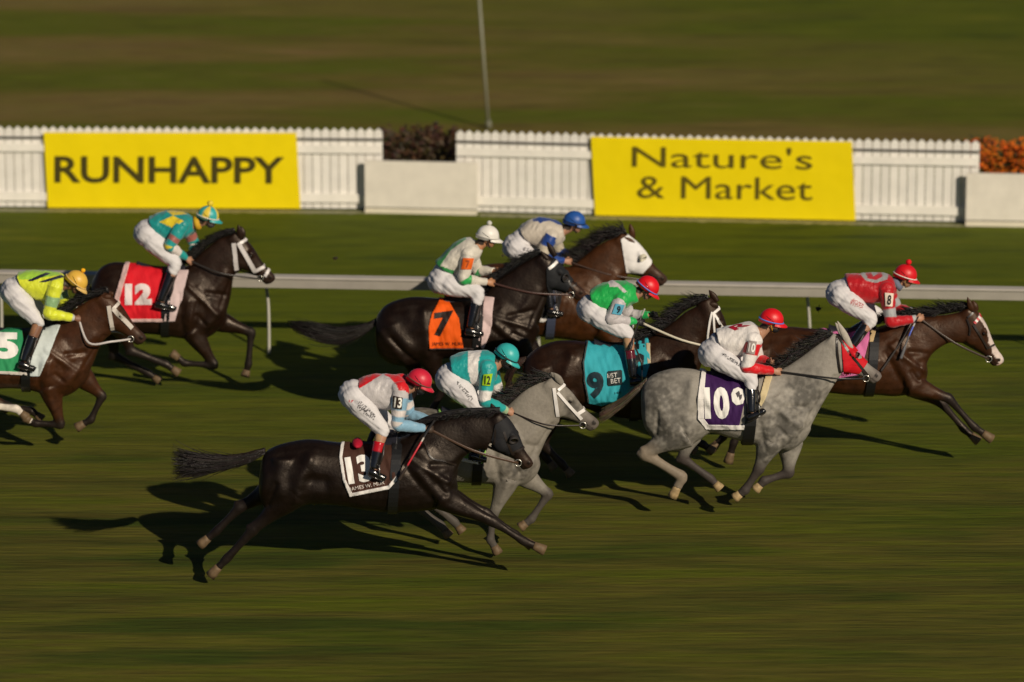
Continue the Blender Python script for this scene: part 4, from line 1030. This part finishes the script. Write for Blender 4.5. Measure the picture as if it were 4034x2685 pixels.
RD['F'] = dict(label='jockey in white and red silks on the grey horse in the red hood', hip=(2805,1387), kn=(2957,1485), an=(2960,1625), toe=(3014,1600), sh=(2970,1338), el=(2942,1447), elF=(2985,1415), ha=(3062,1462), haF=(3034,1424), head=(3040,1250), tilt=14,
 torso=[((2817,1297),(2838,1368)),((2858,1287),(2884,1399)),((2909,1274),(2925,1399)),((2960,1271),(2981,1373)),((2991,1292),(3006,1348))], skin=SK, shirt=(.74,.70,.67), sleeve=RED, sb=[(0,.08,(.74,.70,.67)),(.24,.47,(.74,.70,.67))],
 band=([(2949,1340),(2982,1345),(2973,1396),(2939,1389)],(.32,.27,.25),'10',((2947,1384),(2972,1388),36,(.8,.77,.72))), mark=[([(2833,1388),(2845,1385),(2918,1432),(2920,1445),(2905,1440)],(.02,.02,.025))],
 cap=(.70,.008,.014), rim=(.08,.22,.70), mask=(.012,.011,.012), strapc=(.50,.26,.02), bend=.38, boot0=.22)
RD['G'] = dict(label='jockey in all red silks and a red cap with a pompom, on the leading horse', hip=(3306,1154), kn=(3432,1257), knF=(3462,1247), an=(3338,1385), toe=(3382,1402), sh=(3491,1138), el=(3511,1268), elF=(3535,1217), ha=(3622,1253), haF=(3604,1228), head=(3568,1075), tilt=18,
 torso=[((3328,1082),(3356,1165)),((3381,1077),(3396,1187)),((3446,1075),(3456,1192)),((3501,1082),(3506,1170)),((3521,1100),(3531,1145))], skin=SK, shirt=(.46,.006,.012),
 sp=[([(3386,1060),(3505,1062),(3495,1100),(3448,1114),(3411,1104),(3394,1085)],(.34,.33,.33)),([(3410,1072),(3430,1070),(3440,1088),(3470,1070),(3478,1088),(3450,1102),(3418,1096)],(.46,.02,.03))],
 sleeve=(.46,.006,.012), sb=[(.26,.39,(.36,.37,.38)),(.90,1,(.36,.37,.38))], band=([(3486,1152),(3521,1155),(3516,1207),(3488,1205)],(.74,.62,.52),'8',((3495,1200),(3509,1201),40,(.02,.015,.015))),
 mark=[([(3350,1180),(3362,1175),(3405,1198),(3395,1216),(3350,1196)],(.35,.03,.03))], cap=(.62,.008,.014), rim=(.75,.68,.62), pom=((.66,.006,.012),.034), collar=(.14,.16,.22), bend=.22, boot0=.2, strapc=(.3,.2,.08))
RD['E'] = dict(label='jockey in green silks with grey sleeves and a red cap, holding white reins', hip=(2325,1214), kn=(2472,1315), an=(2494,1488), toe=(2558,1478), sh=(2447,1180), el=(2405,1256), elF=(2478,1240), ha=(2522,1268), haF=(2572,1240), head=(2555,1122), tilt=36,
 torso=[((2322,1145),(2335,1200)),((2355,1125),(2375,1230)),((2410,1107),(2430,1230)),((2470,1110),(2480,1200)),((2505,1130),(2515,1185))], skin=SK, shirt=(.012,.40,.075),
 sp=[([(2395,1105),(2418,1105),(2440,1118),(2470,1148),(2458,1153),(2432,1128),(2402,1130)],(.6,.55,.55))], sleeve=(.50,.47,.48), sb=[(.84,1,(.012,.42,.09))],
 band=([(2425,1195),(2461,1201),(2446,1241),(2411,1235)],(.09,.36,.50),'9',((2427,1232),(2440,1235),30,(.012,.02,.03))), cap=(.70,.006,.014), rim=(.10,.20,.62), glove=(.012,.011,.012), bend=.10, boot0=.37, bootb=[(.37,.56,(.10,.006,.012))], tan=TAN)
RD['C'] = dict(label='jockey in off white and green silks with a white cap and an orange armband', hip=(1735,1102), kn=(1884,1152), an=(1852,1290), toe=(1908,1302), sh=(1845,1002), el=(1825,1098), elF=(1882,1066), ha=(1932,1112), haF=(1957,1068), head=(1922,920), tilt=12,
 torso=[((1715,1030),(1795,1080)),((1760,985),(1815,1060)),((1810,945),(1850,1045)),((1850,940),(1890,1010)),((1880,955),(1902,985))], skin=(.42,.2,.1), shirt=OFFW,
 sp=[([(1700,1050),(1745,965),(1822,928),(1838,940),(1775,985),(1735,1045),(1715,1065)],(.02,.27,.06)),([(1705,1040),(1732,1045),(1790,1066),(1785,1095),(1720,1090)],(.02,.22,.05))], sleeve=OFFW, sb=[(.50,.66,(.02,.32,.07))],
 band=([(1824,1015),(1868,1017),(1857,1061),(1817,1060)],(.72,.12,.01),'7',((1834,1054),(1848,1055),30,(.3,.05,.01))), cap=(.76,.73,.67), rim=(.5,.48,.44), pom=((.55,.54,.50),.03), bend=.35, boot0=.2)
RD['D'] = dict(label='jockey in cream silks with blue sleeves and a blue cap', hip=(2030,967), kn=(2150,1068), an=(2168,1215), toe=(2210,1222), sh=(2172,930), el=(2125,1015), elF=(2205,992), ha=(2237,1028), haF=(2277,1018), head=(2263,863), tilt=12,
 torso=[((2045,895),(2080,950)),((2080,870),(2110,965)),((2120,856),(2150,975)),((2175,865),(2190,970)),((2215,880),(2225,940))], skin=SK, shirt=(.54,.48,.40),
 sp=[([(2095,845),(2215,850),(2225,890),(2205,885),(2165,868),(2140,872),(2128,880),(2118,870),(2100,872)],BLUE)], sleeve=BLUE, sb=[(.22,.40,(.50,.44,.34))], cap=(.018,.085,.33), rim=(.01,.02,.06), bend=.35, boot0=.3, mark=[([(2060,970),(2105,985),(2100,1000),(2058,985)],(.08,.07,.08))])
RD['B'] = dict(label='jockey in teal silks with yellow diamonds and a teal and yellow cap', hip=(577,914), kn=(690,1037), an=(632,1185), toe=(700,1203), sh=(715,890), el=(668,968), elF=(768,962), ha=(745,1024), haF=(757,998), head=(820,842), tilt=16,
 torso=[((585,855),(615,915)),((625,837),(645,945)),((675,831),(695,940)),((725,837),(735,935)),((760,855),(765,910))], skin=SK, shirt=(.008,.26,.25),
 sp=[([(628,873),(682,848),(724,870),(676,896)],(.72,.55,.02)),([(645,822),(748,822),(742,842),(680,847)],(.72,.55,.02))], sleeve=(.012,.30,.29), sb=[(.25,.34,(.34,.11,.09)),(.46,.52,(.72,.55,.02)),(.58,.78,(.66,.60,.56))],
 cap=(.03,.36,.36), cp=lambda a,b,y,c: ((.74,.55,.05) if sin(atan2(y, a) * 4 + 2.2) > .1 else (.03,.36,.36)) if b > -.02 else c, rim=(.72,.68,.6), pom=((.74,.56,.04),.036), mask=(.05,.045,.045), collar=(.55,.33,.02), bend=.3, boot0=.22)
RD['A'] = dict(label='jockey in neon yellow silks with two dark bars and a golden yellow cap', hip=(55,1142), kn=(150,1270), an=(94,1422), toe=(137,1438), sh=(218,1128), el=(192,1236), elF=(252,1192), ha=(310,1255), haF=(322,1205), head=(304,1100), tilt=38,
 torso=[((65,1075),(95,1135)),((110,1065),(140,1175)),((170,1067),(185,1180)),((225,1075),(225,1165)),((250,1090),(255,1145))], skin=SKD, shirt=(.66,.72,.035),
 sp=[([(60,1040),(250,1050),(235,1082),(120,1100),(75,1100)],(.34,.60,.05)),([(103,1106),(180,1072),(202,1076),(128,1107)],(.008,.01,.03)),([(150,1110),(238,1082),(256,1090),(176,1112)],(.008,.01,.03))],
 sleeve=(.66,.72,.035), sb=[(.18,.32,(.25,.42,.2)),(.93,1,(.5,.5,.45))], cap=(.70,.42,.06), peak=(.68,.45,.14), rim=(.66,.46,.16), pom=((.85,.42,.01),.026), bend=.06, boot0=.36, tan=(.30,.15,.08))

hh = {}; jj = {}
for k in 'HIFGECDBA':
    hh[k] = horse(HD[k]); jj[k] = rider(hh[k], RD[k])
W = (.74, .71, .68); DKL = (.022, .015, .012)

# ---- number cloths, saddles, girths
def cloth(k, polys, col, border=None, bcol=W, seat=None, girth=None, gcol=BLK, gw=.10, wr=.015):
    H = hh[k]; o, c = clip_patch(H, polys, .016, col, 'saddle_cloth', M['cloth'], wrinkle=wr)
    H.cloth = c; H.cloth_o = o; H.cbvh = c.bvh() if c else None
    if border and c:
        clip_patch(H, border, .021, bcol, 'border', M['cloth'], parent=o, wrinkle=wr, split=True)
    if seat: saddle(H, seat)
    if girth: girth_ring(H, girth, gw, gcol)
cloth('H', [[(1352,1690),(1336,1800),(1350,1890),(1378,1957),(1533,1926),(1565,1890),(1568,1790),(1580,1690)]], (.058,.024,.016),
      [[(1350,1700),(1362,1700),(1348,1800),(1336,1800)],[(1336,1800),(1348,1800),(1361,1888),(1350,1890)],[(1350,1890),(1361,1888),(1388,1944),(1378,1957)],[(1378,1957),(1384,1943),(1531,1912),(1533,1926)],[(1533,1926),(1529,1912),(1562,1872),(1565,1890)]], seat=[(1400,1742),(1450,1746),(1510,1732),(1565,1706)], girth=[(1548,1905),(1556,1955),(1566,2010)])
cloth('I', [[(1730,1590),(1720,1700),(1735,1800),(1890,1830),(1915,1815),(1910,1700),(1905,1590)]], (.25,.50,.10), [[(1735,1800),(1738,1786),(1890,1816),(1890,1830)]], seat=[(1740,1615),(1800,1628),(1860,1632),(1915,1622)], girth=[(1885,1820),(1885,1860),(1888,1896)])
cloth('F', [[(2768,1430),(2748,1575),(2750,1650),(2782,1692),(2936,1694),(2946,1610),(2950,1500),(2965,1430)]], (.040,.010,.075),
      [[(2768,1430),(2784,1430),(2772,1575),(2748,1575)],[(2748,1575),(2772,1575),(2774,1650),(2750,1650)],[(2750,1650),(2774,1650),(2790,1672),(2782,1692)],[(2782,1692),(2786,1674),(2936,1676),(2936,1694)]], seat=[(2800,1463),(2870,1472),(2940,1472),(3000,1466)], girth=[(2945,1600),(2950,1680),(2962,1745)], gw=.12)
cloth('G', [[(3234,1270),(3232,1340),(3268,1506),(3386,1484),(3430,1440),(3425,1330),(3440,1270)]], (.62,.16,.36), [[(3268,1506),(3266,1496),(3388,1475),(3388,1485)]], BLK, seat=[(3265,1292),(3320,1298),(3390,1292),(3450,1280)], girth=[(3425,1470),(3430,1510),(3436,1554)])
cloth('E', [[(2314,1330),(2296,1425),(2300,1500),(2316,1588),(2370,1600),(2490,1556),(2545,1480),(2562,1425),(2552,1330)]], (.035,.36,.43),
      [[(2314,1330),(2320,1330),(2302,1425),(2296,1425)],[(2296,1425),(2302,1425),(2306,1500),(2300,1500)],[(2300,1500),(2306,1500),(2322,1585),(2316,1588)]], (.05,.06,.06), seat=[(2340,1348),(2400,1354),(2470,1352),(2540,1342)], girth=[(2500,1560),(2505,1600),(2515,1648)])
cloth('C', [[(1742,1160),(1702,1235),(1690,1285),(1692,1378),(1866,1378),(1850,1330),(1822,1280),(1800,1220),(1790,1160)]], (.80,.105,.006), [[(1692,1372),(1866,1372),(1866,1378),(1692,1378)]], (.04,.03,.03), seat=[(1750,1172),(1800,1178),(1850,1174),(1910,1156)], girth=[(1880,1330),(1882,1370),(1885,1408)])
cloth('D', [[(1990,1030),(1985,1150),(1995,1260),(2140,1270),(2200,1230),(2215,1160),(2210,1040)]], (.02,.018,.018), [[(1995,1260),(1995,1245),(2140,1255),(2140,1270)],[(2140,1270),(2140,1252),(2196,1214),(2200,1230)]], seat=[(2020,1036),(2080,1042),(2150,1046),(2220,1044)], girth=[(2170,1240),(2175,1290),(2180,1328)], gcol=(.05,.06,.1))
cloth('B', [[(494,1025),(452,1170),(462,1268),(640,1268),(642,1180),(640,1030)]], (.62,.010,.020), [[(494,1025),(514,1025),(472,1170),(452,1170)],[(452,1170),(470,1170),(478,1268),(462,1268)],[(462,1268),(464,1256),(640,1256),(640,1268)]], (.66,.45,.43), seat=[(540,1042),(600,1052),(660,1056),(730,1050)], girth=[(655,1262),(660,1300),(668,1326)])
cloth('A', [[(-140,1280),(-150,1360),(-140,1466),(107,1478),(100,1400),(92,1340),(100,1280)]], (.03,.28,.11), [[(-140,1466),(-139,1456),(105,1466),(107,1478)]], (.6,.55,.5), seat=[(-20,1298),(40,1302),(110,1298),(180,1294)], girth=[(110,1470),(115,1500),(120,1530)])
# pale foam pads showing ahead of the cloths
def pad(k, polys, col): clip_patch(hh[k], polys, .020, col, 'pad', M['breech'], wrinkle=.004, split=True)
pad('C', [[(1908,1165),(1946,1170),(1932,1310),(1893,1310)],[(1893,1310),(1932,1310),(1905,1374),(1868,1362)]], (.62,.47,.46))
pad('B', [[(705,1062),(742,1062),(716,1170),(688,1266),(645,1266),(665,1170)]], (.60,.47,.47))
pad('A', [[(178,1278),(235,1278),(192,1400),(152,1482),(106,1482),(128,1400)]], (.56,.62,.61))
pad('F', [[(3015,1480),(3042,1480),(3020,1560),(2998,1600),(2985,1590)]], (.58,.48,.28))
pad('G', [[(3436,1268),(3458,1268),(3440,1345),(3425,1345)]], (.52,.38,.20))
pad('E', [[(2545,1350),(2560,1350),(2564,1430),(2552,1430)]], (.50,.42,.28))
pad('H', [[(1545,1700),(1562,1700),(1562,1770),(1550,1770)]], (.03,.03,.03))

# ---- lettering on the cloths
def tx(k, s, p0, p1, cap, col, bold=.03, up=None, sh=0): text_on(hh[k].cbvh, s, p0, p1, cap, 'lettering', col, hh[k].cloth_o, bold=bold, up=up, off=.004, shear=sh)
WT = (.82, .80, .76)
tx('H', '13', (1374,1908), (1472,1893), 108, WT, .05, up=(-.16,-.98)); tx('H', 'JAMES W. MUR', (1380,1938), (1516,1911), 19, (.66,.6,.55), 0)
tx('F', '10', (2778,1650), (2876,1650), 126, WT, .055, up=(-.05,-1)); o_, c_ = clip_patch(hh['F'], [[(2888,1532),(2908,1524),(2930,1536),(2936,1560),(2926,1590),(2900,1596),(2884,1580),(2880,1552)]], .0215, WT, 'badge', M['print'], parent=hh['F'].cloth_o, mirror=False, wrinkle=.015)
if o_: clip_patch(hh['F'], [[(2898,1548),(2912,1538),(2916,1552),(2906,1566)],[(2910,1556),(2924,1552),(2922,1568),(2914,1576)]], .0235, (.10,.09,.10), 'emblem', M['print'], parent=o_, mirror=False, wrinkle=.015)
Hq = hh['H']; m_ = MB(); c0 = Hq.P(1408, 1744, -.03); m_.ell(c0, (Vector((.055, 0, -.01)), Vector((0, .16, 0)), Vector((.006, 0, .036))), col=(.42,.008,.03)); m_.build('saddle_pad', M['breech'], Hq.root)
tx('E', '9', (2318,1572), (2384,1566), 106, (.012,.03,.04), .05)
tx('C', '7', (1706,1328), (1782,1318), 96, (.02,.012,.01), .05, up=(.05,-1)); tx('C', "JAMES W. MURPHY", (1700,1364), (1850,1364), 17, (.10,.02,.01), 0)
tx('A', '5', (-22,1412), (72,1414), 104, WT, .06); tx('B', '12', (492,1200), (598,1200), 84, (.72,.62,.62), .07)
tx('G', 'JAMES W.', (3284,1492), (3372,1476), 16, (.05,.02,.03), 0); tx('G', '8', (3290,1450), (3350,1440), 100, (.02,.02,.02), .04)
o_, c_ = clip_patch(hh['E'], [[(2391,1466),(2396,1461),(2446,1456),(2451,1460),(2452,1510),(2447,1516),(2397,1521),(2392,1516)]], .0215, (.012,.022,.026), 'badge', M['print'], parent=hh['E'].cloth_o, mirror=False, wrinkle=.015)
if o_:
    b_ = c_.bvh()
    text_on(b_, '1/ST', (2394,1488), (2432,1484), 17, 'lettering', WT, o_); text_on(b_, 'BET', (2408,1510), (2446,1505), 18, 'lettering', WT, o_)
tx('E', '145', (2422,1552), (2446,1548), 8, (.01,.05,.07), .01)
text_on(jj['F'].shirt.bvh(), 'R', (2896,1302), (2960,1280), 30, 'lettering', (.38,.01,.03), jj['F'].shirt_o, bold=.03, up=(-.9,-.45))

# ---- hoods, cups, bridles
def hood(k, polys, col, eye, hole=None, cup=None, colfn=None):
    H = hh[k]; o, c = clip_patch(H, polys, .011, col, 'hood', M['breech'], wrinkle=.003, hole=hole)
    if cup:
        for sg in (-1, 1):
            d = ray(*eye).normalized(); h, nn, fi, di = H.bvh.ray_cast(CAM, d)
            if h is None: continue
            if sg > 0: h = mir(h, H.Y0); nn = Vector((nn.x, -nn.y, nn.z))
            m_ = MB(); a = H.ax * .9 + nn * .0; u_ = (a - nn * a.dot(nn)).normalized(); v_ = nn.cross(u_)
            R = []
            for (r, up) in ((.050, .004), (.052, .03), (.048, .042), (.040, .040), (.034, .012)):
                R.append([h + nn * (up * (1 + .5 * (-cos(t)))) + u_ * (r * cos(t)) + v_ * (r * sin(t)) for t in [2 * pi * i / 20 for i in range(20)]])
            m_.rings(R, cup, cap=False); m_.build('eye_cup', M['print'], o, recalc=True)
            e = MB(); e.ell(h + nn * .006, (u_ * .033, v_ * .033, nn * .010), col=(.02, .014, .010)); e.build('eye_hole', M['gloss'], o)
hood('D', [[(2446,942),(2484,918),(2530,925),(2572,965),(2594,1010),(2566,1041),(2557,1080),(2468,1074),(2456,1005)]], (.76,.74,.72), (2530,1011), cup=(.62,.58,.45))
hood('C', [[(2152,1060),(2190,1004),(2222,1003),(2252,1045),(2273,1085),(2240,1138),(2218,1182),(2172,1182),(2154,1125)]], (.014,.015,.017), (2224,1094), cup=(.03,.028,.028))
hood('H', [[(1950,1672),(1998,1640),(2032,1652),(2072,1750),(2012,1790),(1936,1792),(1938,1730)]], (.014,.014,.016), (2024,1728), cup=(.03,.026,.024))
hood('F', [[(3314,1350),(3332,1308),(3368,1312),(3400,1345),(3434,1395),(3412,1437),(3386,1472),(3324,1470)]], (.56,.006,.014), (3386,1396), hole=[(3386,1396,17)])
c_ = hh['F']; dd = ray(3374, 1400).normalized(); h_, n_, _, _ = c_.bvh.ray_cast(CAM, dd)
m_ = MB(); u_ = c_.ax; v_ = n_.cross(u_); m_.rings([[h_ + n_ * up * (1 - cos(t) * .6) + u_ * (r * cos(t)) + v_ * (r * sin(t)) for t in [pi * .5 + pi * i / 10 for i in range(11)]] for r, up in ((.052, .004), (.054, .03), (.046, .028))], (.07, .006, .01), cap=False); m_.build('eye_cup', M['print'], c_.root)

merge_ribbons(hh['A'], [([(428,1204),(436,1255),(446,1311)],.045),([(444,1215),(482,1252),(520,1292)],.05),([(444,1218),(466,1195),(492,1172)],.035)], 'bridle', M['leather'], (.52,.47,.41))
merge_ribbons(hh['B'], [([(935,965),(962,948),(1000,930)],.035),([(921,957),(926,1000),(932,1062)],.05),([(945,966),(975,1018),(1006,1070)],.05),([(1003,1068),(1040,1050),(1080,1030)],.038),([(1072,1035),(1058,1062),(1044,1088)],.035)], 'bridle', M['leather'], (.60,.56,.55))
merge_ribbons(hh['E'], [([(2810,1233),(2832,1215),(2856,1192)],.028),([(2804,1228),(2795,1275),(2786,1333)],.022),([(2810,1230),(2812,1270),(2814,1306)],.022),([(2812,1236),(2832,1265),(2868,1322)],.026)], 'bridle', M['leather'], W)
merge_ribbons(hh['I'], [([(2198,1537),(2222,1518),(2250,1500)],.030),([(2182,1528),(2190,1580),(2198,1638)],.034),([(2196,1545),(2240,1595),(2292,1650)],.030),([(2270,1632),(2300,1614),(2334,1590)],.036)], 'bridle', M['leather'], W)
merge_ribbons(hh['G'], [([(3834,1278),(3862,1322),(3892,1372)],.024),([(3810,1255),(3822,1290),(3820,1320)],.018),([(3888,1372),(3910,1360),(3940,1345)],.020),([(3812,1250),(3824,1240),(3836,1225)],.022)], 'bridle', M['leather'], DKL)
for i in range(6):
    p0 = (3838 + 5.2 * i, 1273 - 6.4 * i); p1 = (3838 + 5.2 * (i + .95), 1273 - 6.4 * (i + .95)); ribbon(hh['G'], [p0, p1], .034, 'browband', M['leather'], (.7,.64,.6) if i % 2 else (.45,.01,.02), sub=2)
merge_ribbons(hh['F'], [([(3298,1322),(3350,1395),(3424,1484)],.028),([(3296,1325),(3300,1390),(3310,1465)],.020)], 'bridle', M['leather'], DKL)
merge_ribbons(hh['H'], [([(1985,1700),(2000,1745),(2022,1790)],.024),([(2017,1782),(2045,1770),(2074,1757)],.020),([(1952,1690),(1950,1740),(1930,1785)],.018)], 'bridle', M['leather'], DKL)
merge_ribbons(hh['C'], [([(2162,1058),(2178,1046),(2198,1026)],.035)], 'browband', M['leather'], W)
merge_ribbons(hh['C'], [([(2250,1130),(2275,1118),(2300,1108)],.018),([(2232,1092),(2246,1120),(2268,1150)],.02)], 'bridle', M['leather'], DKL)
merge_ribbons(hh['D'], [([(2592,1040),(2612,1034),(2628,1032)],.016),([(2556,1075),(2578,1088),(2600,1092)],.02)], 'bridle', M['leather'], DKL)
for k in 'HIFGECDBA': bit(hh[k]); stirrup(hh[k], jj[k])
reins(hh['H'], jj['H'], .014, (.075,.042,.026)); reins(hh['I'], jj['I'], .009, (.02,.013,.012), via=[(2150,1672,.16)])
reins(hh['F'], jj['F'], .010, (.018,.016,.016), via=[(3290,1490,.17)]); reins(hh['G'], jj['G'], .012, (.05,.032,.024))
reins(hh['E'], jj['E'], .012, (.62,.57,.45)); reins(hh['C'], jj['C'], .012, (.06,.026,.02)); reins(hh['D'], jj['D'], .010, (.05,.028,.02))
reins(hh['B'], jj['B'], .011, (.03,.026,.024), via=[(870,1076,.18)]); reins(hh['A'], jj['A'], .012, (.56,.52,.50), via=[(440,1345,.20),(350,1350,.21)])
# breastplate straps, hanging rein ends
ribbon(hh['H'], [(1672,1745),(1695,1800),(1752,1815),(1795,1830)], .016, 'breastplate', M['leather'], DKL)
Hh = hh['G']; strap([Hh.P(3592,1268,-.14), Hh.P(3560,1330,-.20), Hh.P(3500,1420,-.26), Hh.P(3470,1462,-.29)], .014, 'rein_end', M['leather'], DKL, Hh.root)

# ---- whips, each held in a hand
def whip(k, pts, bands, label):
    H = hh[k]; P = [H.P(x, y, o) for x, y, o in pts]; N = 10; Q = [Vector(q) for q in catmull([tuple(p) for p in P], N)]; mb = MB(); cl = []
    for i in range(len(Q)):
        t = i / (len(Q) - 1); c = (.02, .018, .018)
        for a, b, bc in bands:
            if a <= t <= b: c = bc
        cl.append(c)
    mb.tube(Q, [.010 + (.008 if i > len(Q) * .8 else 0) for i in range(len(Q))], n=8, col=cl); o = mb.build('whip', M['leather'], None); tag(o, label, 'whip')
whip('H', [(1712,1655,-.08),(1683,1700,-.20),(1655,1748,-.29),(1608,1828,-.36),(1572,1890,-.36)], [(.38,.46,(.45,.4,.35)),(.46,.76,(.50,.02,.035)),(.76,1,(.045,.032,.026))], 'black whip with a long red section held across the number 13 horse shoulder')
whip('G', [(3618,1245,-.09),(3600,1280,-.2),(3580,1325,-.26),(3548,1412,-.30)], [(.28,.40,(.4,.4,.4)),(.40,.65,(.05,.10,.50)),(.65,1,(.12,.12,.13))], 'thin whip with a blue section held by the leading jockey')
whip('E', [(2540,1215,-.06),(2520,1262,-.10),(2498,1318,-.24),(2482,1375,-.34)], [(.0,.2,(.4,.38,.34))], 'dark whip hanging from the glove of the jockey in green')
whip('F', [(3040,1462,-.08),(3070,1440,-.10),(3090,1425,-.10),(3120,1400,-.12)], [], 'short dark whip held by the jockey on the grey horse in the red hood')

# ---- kicked-up divots in the air and on the turf
def divot(x, y, Y, s, seed, label):
    r = random.Random(seed); p = at(x, y, Y); mb = MB(); mb.ell(p, (Vector((s, 0, 0)), Vector((0, s * .8, 0)), Vector((0, 0, s * .55))), 12, 8, (.03, .024, .012))
    mb.v = [v + (v - p) * .6 * noise.noise(v * 30 + Vector((seed, 0, 0))) for v in mb.v]
    for i in range(14):
        d = Vector((r.gauss(0, 1), r.gauss(0, 1), r.gauss(.3, 1))).normalized(); mb.tube([p + d * s * .4, p + d * s * 1.5], [.004, .001], n=4, col=(.10, .10, .015))
    tag(mb.build('turf_clod', M['leaf'], None, smooth=False), label, 'clod')
divot(3225, 1216, 50, .035, 1, 'small dark clod of turf flying left of the leading jockey')
divot(1322, 1018, 52, .03, 2, 'small dark clod of turf flying left of the white cap')
divot(1980, 1005, 52, .022, 4, 'tiny dark clod of turf flying just right of the white capped jockey')
